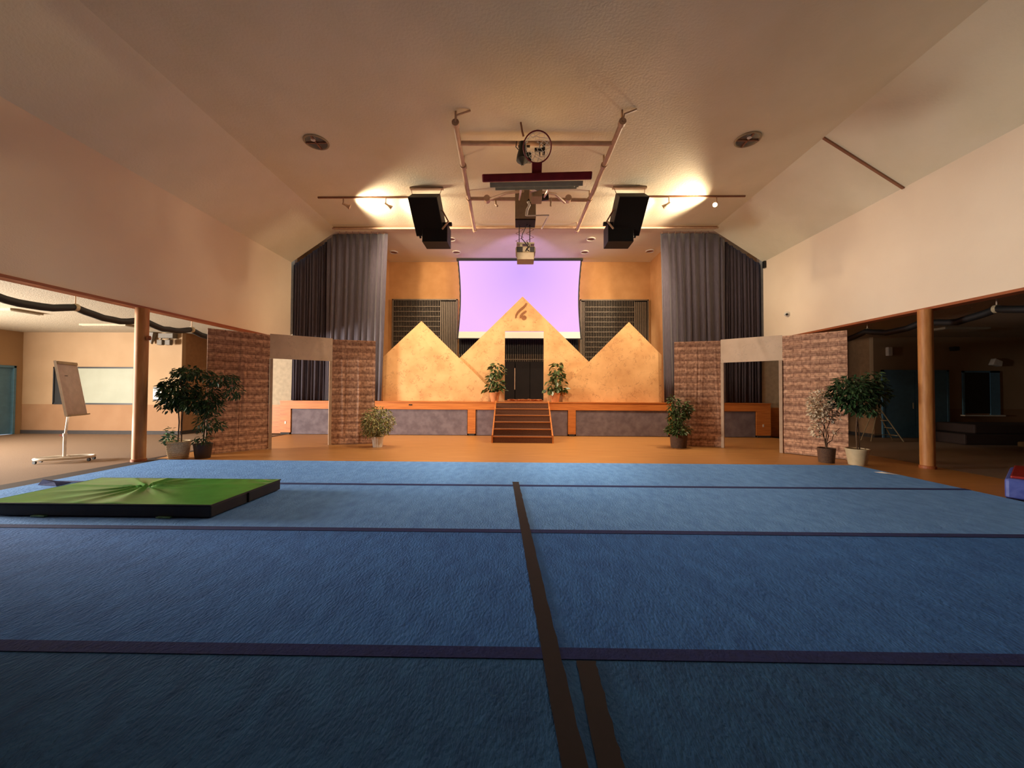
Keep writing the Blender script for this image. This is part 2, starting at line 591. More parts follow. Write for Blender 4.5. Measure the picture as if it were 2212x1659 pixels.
# outer wall of the left side room with its glazed doors (out of the frame) and the blue door
ow = MB()
ow.box(LX - 0.2, LX, YB, 3.7, 0, SC).box(LX - 0.2, LX, 7.5, 11.65, 0, SC).box(LX - 0.2, LX, 12.6, LY + 0.15, 0, SC)
ow.box(LX - 0.2, LX, 3.7, 7.5, 2.4, SC).box(LX - 0.2, LX, 11.65, 12.6, 2.25, SC)
struct(ow.build('wall_outer_left', M_sidewall))
dl = sroot('door_1', (LX, 12.12, 0))
MB().box(LX - 0.12, LX - 0.07, 11.67, 12.58, 0.01, 2.23).build('door_leaf', M_door, dl)
MB().box(LX - 0.15, LX + 0.02, 11.62, 11.68, 0, 2.28).box(LX - 0.15, LX + 0.02, 12.57, 12.63, 0, 2.28).box(LX - 0.15, LX + 0.02, 11.62, 12.63, 2.22, 2.29).build('door_frame', M_door, dl)
gd = sroot('window_1', (LX, 5.6, 0))
fm = MB()
for y in (3.7, 4.93, 6.18, 7.42):
    fm.box(LX - 0.12, LX - 0.04, y, y + 0.08, 0, 2.4)
fm.box(LX - 0.12, LX - 0.04, 3.7, 7.5, 0, 0.1).box(LX - 0.12, LX - 0.04, 3.7, 7.5, 2.32, 2.4)
fm.build('window_frame', M_base, gd)
for k, y in enumerate((3.78, 5.01, 6.26)):
    MB().box(LX - 0.085, LX - 0.075, y, y + 1.16, 0.1, 2.32).build('pane', M_glass, gd)
struct(MB().box(RX, RX + 0.2, YB, RY + 0.15, 0, SC).build('wall_outer_right', M_sidewall))

# stage box
struct(MB().box(-9.0, 9.3, 13.0, 16.6, ZC - 0.02, ZC + 0.1).build('ceiling_stage', M_ceil))
struct(MB().box(-9.0, 9.3, 16.4, 16.6, 0, ZC).build('wall_stage_back', M_orange))
struct(MB().box(-9.0, -8.85, 13.55, 16.4, 0, ZC).build('wall_stage_left', M_brownwall))
struct(MB().box(9.15, 9.3, 13.55, 16.4, 0, ZC).build('wall_stage_right', M_brownwall))
struct(MB().box(-5.75, -5.6, 14.7, 16.4, 1.15, ZC).build('wall_wing_left', M_orange))
struct(MB().box(5.6, 5.75, 14.7, 16.4, 1.15, ZC).build('wall_wing_right', M_orange))
# proscenium returns either side of the stage
for nm, xa, xb in (('wall_proscenium_left', -9.0, XL), ('wall_proscenium_right', XR, 9.3)):
    r_ = sroot(nm)
    MB().box(xa, xb, 13.4, 13.55, 1.0, ZC).build('upper_wall', M_wing, r_)
    MB().box(xa, xb, 13.38, 13.55, 0, 1.0).build('wainscot', M_oak, r_)

# ------------------------------------------------------------------ stage
st = thing('stage_platform', 'wide wooden stage with orange oak front and grey carpeted recessed panels', 'stage', (0.1, 14, 0))
SX0, SX1 = -8.2, 8.5
MB().box(SX0, SX1, YS, 13.37, 1.09, 1.15).box(XL + 0.01, XR - 0.01, 13.37, 13.56, 1.09, 1.15).box(-8.84, 9.14, 13.56, 16.39, 1.09, 1.15).build('stage_top', M_oakh, st)
MB().box(SX0, SX1, YS, YS + 0.03, 0.885, 1.09).build('fascia_board', M_oakh, st)
MB().box(SX0, SX1, YS + 0.2, YS + 0.25, 0, 1.09).build('back_panel', M_darkvinyl, st)
for x0, x1 in ((SX0, -7.83), (-5.18, -4.92), (-1.73, -1.46), (1.69, 1.95), (5.1, 5.36), (8.02, SX1)):
    MB().box(x0, x1, YS, YS + 0.06, 0.07, 0.885).build('stage_post', M_oak, st)
    MB().box(x0 + 0.03, x1 - 0.03, YS - 0.006, YS + 0.06, 0.0, 0.07).build('post_foot', M_base, st)
for x0, x1 in ((-7.83, -5.18), (-4.92, -1.73), (-1.46, 1.69), (1.95, 5.1), (5.36, 8.02)):
    MB().box(x0 + 0.012, x1 - 0.012, YS + 0.03, YS + 0.06, 0.01, 0.877).build('carpet_panel', M_greycarpet, st, bevel=0.01)
MB().box(SX0, SX1, YS - 0.02, YS + 0.02, 1.135, 1.16).build('stage_nosing', M_oakh, st)
tag(MB().box(-8.03, -7.98, YS - 0.01, YS, 0.36, 0.45).build('wall_outlet', M_white, bevel=0.004), 'white outlet plate on the left end of the stage front', 'outlet')
tag(MB().box(8.22, 8.27, YS - 0.01, YS, 0.36, 0.45).build('wall_outlet', M_white, bevel=0.004), 'white outlet plate on the right end of the stage front', 'outlet')
tag(MB().box(-3.75, -3.63, YS - 0.012, YS, 1.02, 1.06).build('stage_socket', M_black, bevel=0.003), 'small black socket on the stage fascia above the left middle panel', 'outlet')

stairs = thing('stage_stairs', 'brown carpeted wooden steps leading up to the middle of the stage', 'stairs', (0.12, 12.2, 0))
SW0, SW1 = -0.74, 0.99
for k in range(6):
    y0 = 11.3 + 0.3 * k
    z1 = 0.1917 * (k + 1)
    MB().box(SW0, SW1, y0, y0 + 0.02, z1 - 0.1917 + 0.001, z1 - 0.02).build('riser', M_step, stairs)
    MB().box(SW0, SW1, y0 + 0.012, y0 + 0.297, z1 - 0.02, z1 - 0.001).build('tread', M_step, stairs)
    MB().box(SW0, SW1, y0 - 0.012, y0 + 0.012, z1 - 0.022, z1).build('nosing', M_oakh, stairs)
for x in (SW0 - 0.045, SW1 + 0.005):
    b = MB()
    ys, ye = 11.27, YS - 0.022
    poly = [(ys, 0), (ye, 0), (ye, 1.2), (ys + 0.12, 0.23), (ys, 0.23)]
    n_ = len(poly)
    b.add([(x, y, z) for y, z in poly] + [(x + 0.04, y, z) for y, z in poly],
          [tuple(range(n_)), tuple(reversed(range(n_, 2 * n_)))] + [(i, i + n_, (i + 1) % n_ + n_, (i + 1) % n_) for i in range(n_)])
    b.build('stringer', M_oakh, stairs)

# ------------------------------------------------------------------ stage back: screen, grilles, dark doors


def grille(name, x0, x1, z0, z1, grid_to, grid_from, label):
    t = thing(name, label, 'grille', ((x0 + x1) / 2, 16.3, z0))
    y = 16.3
    MB().box(x0, x1, 16.34, 16.395, z0, z1).build('back_panel', M_darkbox, t)
    b = MB()
    for xa, xb, za, zb in ((x0, x0 + 0.05, z0, z1), (x1 - 0.05, x1, z0, z1), (x0, x1, z1 - 0.05, z1), (x0, x1, z0, z0 + 0.05)):
        b.box(xa, xb, y - 0.02, y + 0.04, za, zb)
    b.build('frame', M_slat, t)
    b = MB()
    n = int((grid_to - grid_from) / 0.068)
    for i in range(n + 1):
        x = grid_from + (grid_to - grid_from) * i / n
        b.box(x - 0.009, x + 0.009, y, y + 0.035, z0 + 0.05, z1 - 0.05)
    b.build('vertical_slats', M_slat, t, kind='stuff')
    zz = z1 - 0.32
    while zz > z0 + 0.1:
        MB().box(grid_from, grid_to, y - 0.012, y, zz - 0.016, zz + 0.016).build('crossbar', M_slat, t)
        zz -= 0.213
    b = MB()
    for xa, xb in ((x0 + 0.05, grid_from), (grid_to, x1 - 0.05)):
        n = int((xb - xa) / 0.075)
        for i in range(n):
            x = xa + 0.075 * (i + 0.5)
            b.box(x - 0.024, x + 0.024, y, y + 0.035, z0 + 0.05, z1 - 0.1)
    b.build('wide_slats', M_slat, t, kind='stuff')


grille('organ_grille', -5.43, -2.62, 1.9, 5.45, -3.36, -5.36, 'dark slatted grille on the stage back wall left of the screen')
grille('organ_grille', 2.6, 5.5, 1.9, 5.44, 4.89, 2.82, 'dark slatted grille on the stage back wall right of the screen')

cen = thing('slatted_recess', 'dark slatted recess with black cloth panels behind the marble doorway', 'panel', (0.05, 16.3, 1.15))
MB().box(-2.56, 2.55, 16.34, 16.395, 1.155, 3.9).build('back_panel', M_darkbox, cen)
b = MB()
for i in range(66):
    x = -2.5 + i * 0.0765
    b.box(x - 0.012, x + 0.012, 16.29, 16.33, 2.95, 3.88)
b.build('upper_slats', M_darkvinyl, cen, kind='stuff')
b = MB()
for i in range(66):
    x = -2.5 + i * 0.0765
    b.box(x - 0.013, x + 0.013, 16.25, 16.28, 2.78, 3.1)
b.build('slat_ends', M_slat, cen, kind='stuff')
MB().box(-2.56, 2.55, 16.24, 16.3, 2.86, 2.89).build('slat_rail', M_slat, cen)
for x0, x1 in ((-2.55, -0.16), (-0.13, 0.47), (0.49, 2.54)):
    MB().box(x0, x1, 16.2, 16.24, 1.16, 2.78).build('cloth_panel', M_blackcloth, cen)

scr = thing('projection_screen', 'large projection screen glowing lavender above the middle marble gable', 'screen', (0.03, 16.0, 3.7))
# picture surface with slightly curved tensioned sides
b = MB()
uvs = []
nx, nz = 24, 24
z0s, z1s = 3.74, 6.99
for j in range(nz + 1):
    t_ = j / nz
    z = z0s + (z1s - z0s) * t_
    inset = 0.1 * math.sin(PI * t_) ** 1.0
    for i in range(nx + 1):
        u = i / nx
        x = (-2.53 + inset) + (5.1 - 2 * inset) * u
        b.v.append((x, 16.0, z))
        uvs.append((u, t_))
for j in range(nz):
    for i in range(nx):
        a = j * (nx + 1) + i
        b.f.append((a, a + 1, a + nx + 2, a + nx + 1))
jj = 2
pic, bor = MB(), MB()
pic.v = list(b.v)
pic.f = [f for k, f in enumerate(b.f) if k // nx >= jj]
bor.v = [(x, y, z) for x, y, z in b.v[:(jj + 1) * (nx + 1)]]
bor.f = [f for k, f in enumerate(b.f) if k // nx < jj]
pic.build('picture', M_screen, scr, uvs=uvs)
bor.build('white_border', M_border, scr)
for sgn in (-1, 1):
    b = MB()
    for j in range(nz + 1):
        t_ = j / nz
        z = z0s + (z1s - z0s) * t_
        inset = 0.1 * math.sin(PI * t_)
        xe = (-2.53 + inset) if sgn < 0 else (2.57 - inset)
        wv_ = 0.012 * (j % 2)
        xo = xe + sgn * (0.05 + wv_)
        b.v += [(xe, 16.0, z), (xo, 16.0, z)]
    b.f = [(2 * j, 2 * j + 1, 2 * j + 3, 2 * j + 2) for j in range(nz)]
    b.build('tension_edge', M_black, scr)
MB().box(-2.62, 2.66, 15.93, 16.06, 6.99, 7.07).build('screen_casing', M_black, scr)
MB().box(-2.6, 2.64, 15.98, 16.02, 3.7, 3.74).build('bottom_bar', M_black, scr)

# ------------------------------------------------------------------ marble backdrop on the stage


def sboard(name, poly, y0, y1, label, cat='backdrop', extra=None):
    return tag(MB().prism(poly, y0, y1).build(name, M_marble, bevel=0.004), label, cat)


Z0 = 1.152
sboard('gable_backdrop', [(-4.81, Z0), (-1.0, Z0), (-1.0, 1.62), (-3.46, 4.0), (-4.81, 2.72)], 13.55, 13.6,
       'marble-look gable board on the stage left of the doorway')
sboard('gable_backdrop', [(1.55, Z0), (5.02, Z0), (5.02, 2.82), (3.88, 3.98), (1.55, 1.64)], 13.55, 13.6,
       'marble-look gable board on the stage right of the doorway')
gc = thing('gable_backdrop', 'tallest middle marble-look gable with a doorway and flame emblem', 'backdrop', (0.2, 13.65, Z0))
MB().prism([(-0.49, Z0), (-0.49, 3.66), (0.89, 3.66), (0.89, Z0), (3.3, Z0), (3.3, 1.78), (0.13, 4.9), (-3.0, 1.8), (-3.0, Z0)], 13.62, 13.67).build('gable_board', M_marble, gc)


def stroke(path, wmax):
    """tapered stroke through (x, z) points"""
    up, dn = [], []
    n = len(path)
    for i, (x, z) in enumerate(path):
        a = path[max(0, i - 1)]
        c = path[min(n - 1, i + 1)]
        d = V((c[0] - a[0], c[1] - a[1])).normalized()
        t_ = i / (n - 1)
        ww = wmax * (0.25 + 0.75 * math.sin(PI * min(1, 0.12 + t_ * 0.9)) ** 0.8)
        up.append((x - d.y * ww, z + d.x * ww))
        dn.append((x + d.y * ww, z - d.x * ww))
    return up + dn[::-1]


e1 = [(0.27, 4.66), (0.22, 4.57), (0.14, 4.49), (0.05, 4.42), (-0.04, 4.33), (-0.1, 4.22), (-0.12, 4.12)]
e2 = [(0.26, 4.38), (0.2, 4.33), (0.12, 4.27), (0.06, 4.2), (0.04, 4.12)]
for e in (e1, e2):
    MB().prism(stroke(e, 0.038), 13.606, 13.62).build('emblem_flame', M_bolt, gc)
MB().prism([(0.18 + 0.085 * math.cos(a * PI / 12), 4.14 + 0.085 * math.sin(a * PI / 12)) for a in range(24)], 13.606, 13.62).build('emblem_dot', M_bolt, gc)

MB().box(-0.17, -0.14, 16.17, 16.2, 1.6, 2.5).build('gap_light_strip', M_pipe, cen)  # pale strip added for the light line in the cloth gap
# bunched cables behind the doorway
b = MB()
rnd = random.Random(3)
for k in range(5):
    pts = []
    for i in range(14):
        pts.append((-0.4 + 1.25 * i / 13, 14.1 + rnd.uniform(-0.12, 0.12), 1.17 + 0.012 * k + rnd.uniform(0, 0.02)))
    b.tube(pts, 0.012, 6)
tag(b.build('cable_bundle', M_terra), 'tangled orange cables on the stage floor inside the doorway', 'cable')

# ------------------------------------------------------------------ stage curtains


def curtain(name, x0, x1, ztop, inner, label, seed, taper, cm_, nx):
    rnd = random.Random(seed)
    t = thing(name, label, 'curtain', ((x0 + x1) / 2, 13.25, 1.16))
    rows = [0, 0.15, 0.35, 0.55, 0.75, 0.92, 1.0]
    ph = [0.0]
    for i in range(nx):
        ph.append(ph[-1] + ((0.2 if inner != 'none' else 0.36) + 0.12 * math.sin(i * 0.11 + seed) + 0.08 * rnd.random()))
    b = MB()
    amp0 = [rnd.uniform(0.6, 1.2) for _ in range(nx + 1)]
    for r_ in rows:
        for i in range(nx + 1):
            u = i / nx
            x = x0 + (x1 - x0) * u
            k = 1 - u if inner == 'left' else u
            x = x + taper * (1 - r_) * (u if inner == 'right' else (1 - u))
            zt = ztop(x0 + (x1 - x0) * u)
            z = 1.17 + (zt - 1.17) * r_
            am = (0.055 if inner != 'none' else 0.042) * (0.35 + 0.65 * (1 - 0.75 * r_)) * amp0[i // 6 * 6]
            b.v.append((x + 0.02 * math.sin(ph[i] * 0.5 + 2 * r_), (13.27 if inner != 'none' else 13.35) + am * math.sin(ph[i] + 0.35 * math.sin(r_ * 5 + i * 0.02)) * 1.0, z))
    for j in range(len(rows) - 1):
        for i in range(nx):
            a = j * (nx + 1) + i
            b.f.append((a, a + 1, a + nx + 2, a + nx + 1))
    o = b.build('curtain_cloth', cm_, t, smooth=True)
    md = o.modifiers.new('thick', 'SOLIDIFY')
    md.thickness = 0.008
    k0, k1 = (x0 + 0.4, x1) if inner == 'right' else (x0, x1 - 0.45)
    for k in range(8 if inner != 'none' else 0):
        x = k0 + (k1 - k0) * (k + 0.3) / 8
        MB().tube([(x, 13.24, ztop(x) - 0.02), (x + 0.01, 13.23, ztop(x) + 0.03), (x, 13.22, 7.075)], 0.012, 6).build('curtain_hook', M_pipe, t)
    return t


LTOP = lambda x: min(7.04, 5.98 + (x + 7.95) * 0.7) - 0.03
RTOP = lambda x: min(7.04, 5.98 + (8.35 - x) * 0.659) - 0.03
curtain('stage_curtain', -6.75, -4.57, LTOP, 'right', 'tall pleated charcoal curtain at the left of the stage opening', 4, -0.18, M_curtain, 240)
curtain('side_curtain', -7.97, -6.6, LTOP, 'none', 'darker closely gathered curtain under the left ceiling slope by the stage', 5, 0, M_curtside, 200)
curtain('stage_curtain', 4.86, 7.1, RTOP, 'left', 'tall pleated charcoal curtain at the right of the stage opening', 9, 0.14, M_curtain, 240)
curtain('side_curtain', 6.95, 8.36, RTOP, 'none', 'darker closely gathered curtain under the right ceiling slope by the stage', 3, 0, M_curtside, 200)
tag(MB().tube([(CL + 0.05, 12.75, 6.98), (0, 12.75, 6.985), (CR - 0.05, 12.75, 6.98)], 0.03, 8).build('curtain_rail', M_pipe, smooth=True),
    'long thin pipe across the ceiling just in front of the stage curtains', 'pipe')
ba = MB()
struct(MB().box(CL, CR, 12.9, 12.98, 7.04, ZC).build('trim_6', M_rust))

# ------------------------------------------------------------------ ceiling fixtures
# recessed discs over the stage
for k, (x, y, lab) in enumerate(((-2.48, 13.9, 'white recessed ring light over the stage, nearer one left of the screen'),
                                 (-2.5, 15.2, 'white recessed ring light over the stage, farther one left of the screen'),
                                 (-5.02, 15.2, 'white recessed ring light beside the left stage curtain'),
                                 (2.6, 13.9, 'white recessed ring light over the stage, nearer one right of the screen'),
                                 (2.6, 15.2, 'white recessed ring light over the stage, farther one right of the screen'),
                                 (5.15, 15.1, 'white recessed ring light beside the right stage curtain'))):
    t = thing('recessed_light', lab, 'ceiling light', (x, y, ZC - 0.02), 'recessed lights over the stage')
    MB().torus((x, y, ZC - 0.035), (0, 0, 1), 0.15, 0.022).build('trim_ring', M_white, t, smooth=True)
    MB().lathe((x, y, ZC - 0.03), [(0.135, 0), (0.135, 0.008)], 24).build('lens', M_rust, t)
# large recessed lamps in the hall ceiling
for x, lab in ((-4.57, 'round caged ceiling lamp left of the hanging basketball hoop'), (5.03, 'round caged ceiling lamp right of the hanging basketball hoop')):
    y = 8.45
    t = thing('ceiling_lamp', lab, 'ceiling light', (x, y, ZC), 'unlit round ceiling lamps')
    MB().torus((x, y, ZC - 0.012), (0, 0, 1), 0.25, 0.022, 40).build('rim_ring', M_grey, t, smooth=True)
    MB().lathe((x, y, ZC - 0.012), [(0.24, 0), (0.15, 0.004), (0.02, 0.008)], 32).build('reflector', M_chrome, t, smooth=True)
    MB().box(x - 0.24, x + 0.24, y - 0.012, y + 0.012, ZC - 0.04, ZC - 0.02).build('cage_bar', M_rust, t)
    MB().box(x - 0.012, x + 0.012, y - 0.24, y + 0.24, ZC - 0.04, ZC - 0.02).build('cage_bar', M_rust, t)
    MB().lathe((x - 0.02, y - 0.1, ZC - 0.05), [(0.02, 0), (0.05, 0.015), (0.05, 0.03), (0.02, 0.04)], 16).build('bulb', M_white, t, smooth=True)

# tracks and spot heads
M_lit = mat('lit_lamp_face', (255, 226, 170), 0.5, (255, 226, 170), emit=18)
for x0, x1, lab in ((-5.82, -2.9, 'thin lighting track on the ceiling left of the speakers'), (3.4, 6.4, 'thin lighting track on the ceiling right of the speakers')):
    tag(MB().box(x0, x1, 10.87, 10.91, ZC - 0.04, ZC).build('lighting_track', M_rust), lab, 'track')
HEADLAB = ['small cream spotlight farthest left on the left ceiling track', 'small cream spotlight nearer the left speaker on its track',
           'small cream spotlight on the right ceiling track, turned from the camera', 'small glowing spotlight near the right end of the right track',
           'small cream spotlight behind the left black speaker', 'small cream spotlight behind the right black speaker']
for k, ((x, y), aim, pw) in enumerate(SPOTS):
    piv = V((x, y, ZC - 0.2))
    ah = V(aim)
    d = (ah - piv).normalized()
    if k == 3:
        d = V((-0.5, -0.55, -0.55)).normalized()
    t = thing('track_spotlight', HEADLAB[k], 'spotlight', (x, y, ZC - 0.04), 'spotlights on the ceiling tracks')
    MB().tube([(x, y, ZC - 0.04), tuple(piv)], 0.018, 8).build('stem', M_pipe, t)
    MB().lathe(piv - d * 0.03, [(0.028, 0), (0.032, 0.1), (0.07, 0.2), (0.072, 0.22)], 20, axis=d).build('lamp_shade', M_pipe, t, smooth=True)
    if k == 3:
        MB().lathe(piv + d * 0.188, [(0.058, 0), (0.058, 0.006)], 20, axis=d).build('lit_face', M_lit, t)
    src = piv + d * 0.23
    if k == 3:
        src = piv + V((-0.05, 0.0, -0.18))
    lamp('SPOT', 'stage_spot', src, WARM, pw, aim=aim, spot_size=R(148), spot_blend=0.35, shadow_soft_size=0.16)

# hanging loudspeakers
for sx, xc, lab in ((1, -2.55, 'black hanging loudspeaker pair on the ceiling left of the projector'), (-1, 3.0, 'black hanging loudspeaker pair on the ceiling right of the projector')):
    t = thing('hanging_loudspeaker', lab, 'speaker', (xc, 10.4, ZC))
    MB().box(xc - 0.46, xc + 0.46, 10.36, 10.46, ZC - 0.05, ZC).build('ceiling_plate', M_pipe, t)
    n = V((0, -0.80, -0.60))           # the way the front looks
    upv = V((0, -0.60, 0.80))
    tilt = 0.09 * sx
    xa = V((1, 0, 0))
    up2 = (upv - xa * tilt).normalized()
    cc = V((xc + 0.03 * sx, 10.5, 6.38))
    MB().obox(cc, xa, n, up2, 0.39, 0.26, 0.50).build('main_cabinet', M_black, t, bevel=0.01)
    MB().obox(cc + n * 0.265, xa, n, up2, 0.37, 0.006, 0.47).build('main_grille', M_grille, t)
    c2 = V((xc + 0.22 * sx, 10.75, 5.9))
    MB().obox(c2, xa, (0, -1, 0), (0, 0, 1), 0.35, 0.28, 0.27).build('lower_cabinet', M_black, t, bevel=0.008)
    MB().obox(c2 + V((0, -0.285, 0)), xa, (0, -1, 0), (0, 0, 1), 0.33, 0.006, 0.25).build('lower_grille', M_grille, t)
    for q in (-0.36, 0.36):
        MB().tube([(xc + q * 1.15, 10.4, ZC - 0.05), (xc + q, 10.3, 6.78)], 0.008, 6).build('wire', M_rust, t)
    MB().tube([cc + xa * (0.4 * sx) + V((0, -0.1, 0.1)), c2 + V((0.38 * sx, -0.1, 0.3))], 0.02, 6).build('strap_arm', M_rust, t)
    MB().tube([c2 + V((0.38 * sx, -0.3, 0.28)), c2 + V((0.24 * sx, -0.42, 0.02))], 0.025, 6).build('light_tube', M_pipe, t)
    MB().tube([cc - xa * (0.36 * sx) - up2 * 0.48, cc - xa * (0.36 * sx) - up2 * 0.62], 0.03, 8).build('corner_foot', M_black, t)
    MB().obox(c2 + V((0.37 * sx, -0.1, 0.29)), xa, (0, 1, 0), (0, 0, 1), 0.07, 0.05, 0.04).build('clamp', M_black, t)

# pipe frame under the ceiling
pf = thing('ceiling_pipe_frame', 'cream pipe frame under the ceiling carrying the folded basketball hoop', 'pipe frame', (0.3, 10.1, ZC))
ZP = 6.85
MB().tube([(-1.28, 7.5, ZP), (-1.48, 12.72, ZP)], 0.055, 12).build('long_pipe', M_pipe, pf, smooth=True)
MB().tube([(2.03, 7.5, ZP), (1.9, 12.75, ZP)], 0.055, 12).build('long_pipe', M_pipe, pf, smooth=True)
MB().tube([(-1.3, 8.15, ZP), (2.02, 8.19, ZP)], 0.05, 12).build('cross_pipe', M_pipe, pf, smooth=True)
MB().tube([(-1.39, 10.52, ZP), (1.95, 10.62, ZP)], 0.05, 12).build('cross_pipe', M_pipe, pf, smooth=True)
for x, y, dx in ((-1.28, 7.55, 1), (2.03, 7.55, 1), (-1.33, 9.0, 1), (1.99, 9.0, 1), (-1.4, 10.55, 1), (1.95, 10.6, 1), (-1.47, 12.6, 1), (1.91, 12.6, 1)):
    MB().tube([(x, y, ZP), (x, y, ZC)], 0.025, 8).build('hanger', M_pipe, pf)
    MB().tube([(x, y - 0.05, ZP), (x, y + 0.05, ZP)], 0.075, 12).build('pipe_clamp', M_pipe, pf)
for x in (-0.9, 1.35):
    MB().tube([(x, 10.48, ZP), (x, 10.64, ZP)], 0.09, 10).build('pipe_clamp', M_pipe, pf)
MB().tube([(-1.28, 7.5, ZP), (-1.25, 7.45, ZP + 0.1), (-0.98, 7.5, ZC - 0.02)], 0.02, 8).build('end_stay', M_pipe, pf)
MB().tube([(2.03, 7.5, ZP), (2.05, 7.45, ZP + 0.1), (2.3, 7.5, ZC - 0.02)], 0.02, 8).build('end_stay', M_pipe, pf)
MB().tube([(0.02, 7.85, ZC - 0.02), (0.05, 7.85, 6.9), (0.08, 7.9, 6.82)], 0.02, 8).build('cable_hook', M_rust, pf)

# folded basketball backstop
th = R(29.5)
ud = V((0, math.cos(th), math.sin(th)))      # along the board, away from the camera
nn = V((0, -math.sin(th), math.cos(th)))     # the board's front face looks up
P0 = V((0.29, 6.4, 5.12))
bb = thing('basketball_hoop', 'folded up basketball backboard with red padding, rim and net near the ceiling', 'basketball hoop', tuple(P0))
MB().obox(P0 + V((0.005, 0, 0)), (1, 0, 0.022), ud, nn, 0.925, 0.03, 0.062).build('bottom_pad', M_red, bb, bevel=0.02)
for k in (-0.925, 0.925):
    MB().obox(P0 + V((k * 0.96, 0, k * 0.02)) + ud * 0.2, (1, 0, 0), ud, nn, 0.03, 0.2, 0.05).build('side_pad', M_red, bb, bevel=0.01)
MB().obox(P0 + ud * 0.55, (1, 0, 0), ud, nn, 0.88, 0.53, 0.01).build('backboard_glass', M_glass, bb)
MB().obox(P0 + V((0.0, 0, 0)) + nn * 0.13 + ud * 0.05, (1, 0, 0), ud, nn, 0.085, 0.03, 0.085).build('neck_pad', M_red, bb, bevel=0.01)
for k, (hw, off, yy) in enumerate(((0.80, -0.11, 0.12), (0.72, -0.16, 0.3))):
    MB().obox(P0 + nn * off + ud * yy, (1, 0, 0.015), ud, nn, hw, 0.03, 0.04).build('back_frame', M_grey, bb, bevel=0.005)
for k in (-0.7, 0.0, 0.7):
    MB().obox(P0 + nn * -0.13 + ud * 0.6 + V((k, 0, 0)), (1, 0, 0), ud, nn, 0.03, 0.48, 0.03).build('back_frame', M_grey, bb)
rc = P0 + nn * 0.43 + ud * 0.05
MB().torus(rc, ud, 0.228, 0.011, 40, 8).build('rim', M_red, bb, smooth=True)
b = MB()
rr = random.Random(5)
n_l = 12
u_, w2 = V((1, 0, 0)), nn
rings = []
for lv in range(5):
    t_ = lv / 4
    rad = 0.225 * (1 - 0.55 * t_)
    c_ = rc + ud * (0.28 * t_) + V((-0.07 * t_, 0, 0.05 * t_))
    rings.append([c_ + (u_ * math.cos(2 * PI * (i + 0.5 * lv) / n_l) + w2 * math.sin(2 * PI * (i + 0.5 * lv) / n_l)) * rad * rr.uniform(0.85, 1.1) for i in range(n_l)])
for lv in range(4):
    for i in range(n_l):
        for j in (0, -1):
            b.tube([rings[lv][i], rings[lv + 1][(i + j) % n_l]], 0.0045, 4, caps=False)
b.build('net', M_white, bb)
# mast, arms, gear
MB().tube([P0 + nn * -0.15 + ud * 0.3 + V((0.03, 0, 0)), (0.3, 9.0, 6.3), (0.33, 10.5, 6.8)], 0.07, 10).build('mast', M_putty, bb, smooth=True)
MB().tube([P0 + nn * -0.12 + ud * 0.5 + V((-0.25, 0, 0)), (0.0, 10.5, 6.8)], 0.025, 8).build('brace_tube', M_pipe, bb)
MB().tube([P0 + nn * -0.12 + ud * 0.5 + V((0.3, 0, 0)), (0.62, 10.5, 6.78)], 0.025, 8).build('brace_tube', M_pipe, bb)
MB().tube([(-0.8, 10.45, 6.8), (-0.35, 10.1, 6.78), (0.1, 9.7, 6.62)], 0.035, 8).build('brace_tube', M_pipe, bb, smooth=True)
MB().tube([(1.25, 10.5, 6.72), (0.95, 10.1, 6.75), (0.4, 9.7, 6.62)], 0.035, 8).build('brace_tube', M_pipe, bb, smooth=True)
MB().tube([(-0.67, 10.5, 6.85), (-0.65, 10.45, 6.65), (-0.6, 10.4, 6.58)], 0.03, 8).build('hook', M_pipe, bb)
MB().tube([(0.87, 10.5, 6.85), (0.86, 10.45, 6.6)], 0.025, 8).build('hook', M_pipe, bb)
MB().obox((0.42, 9.3, 6.32), (1, 0, 0), (0, 1, 0), (0, 0, 1), 0.13, 0.2, 0.14).build('winch_box', M_putty, bb, bevel=0.02)
MB().tube([(0.55, 9.5, 6.35), (0.72, 9.5, 6.37)], 0.08, 10).build('winch_drum', M_black, bb)

# black stage light on the near cross pipe
sl = thing('hanging_spot_lamp', 'black theatre lamp hanging from the pipe left of the basketball rim', 'stage light', (0.07, 8.1, 6.8))
MB().tube([(0.1, 8.15, 6.9), (0.1, 8.1, 6.72)], 0.02, 8).build('clamp', M_black, sl)
MB().tube([(-0.03, 8.1, 6.74), (0.22, 8.1, 6.74)], 0.025, 8).build('yoke', M_black, sl)
MB().lathe((0.06, 8.05, 6.78), [(0.075, 0), (0.08, 0.15), (0.095, 0.2), (0.12, 0.3), (0.13, 0.4), (0.06, 0.46), (0.02, 0.52)], 14, axis=(0.0, -0.1, -1)).build('lamp_body', M_black, sl, smooth=True)
MB().obox((0.2, 8.05, 6.46), (1, 0, 0), (0, 1, 0), (0, 0, 1), 0.05, 0.05, 0.1).build('side_box', M_black, sl, bevel=0.02)
MB().tube([(-0.06, 8.1, 6.85), (-0.08, 8.05, 6.7), (-0.02, 8.0, 6.6)], 0.01, 6).build('cord', M_black, sl)
pc = thing('pipe_clamp_block', 'small black clamp seen through the basketball rim', 'clamp', (0.42, 8.12, 6.75))
MB().box(0.32, 0.5, 8.08, 8.14, 6.64, 6.7).build('jaw', M_black, pc)
MB().box(0.49, 0.54, 8.06, 8.16, 6.58, 6.76).build('plate', M_black, pc)
MB().box(0.42, 0.44, 8.09, 8.13, 6.54, 6.84).build('bolt', M_black, pc)

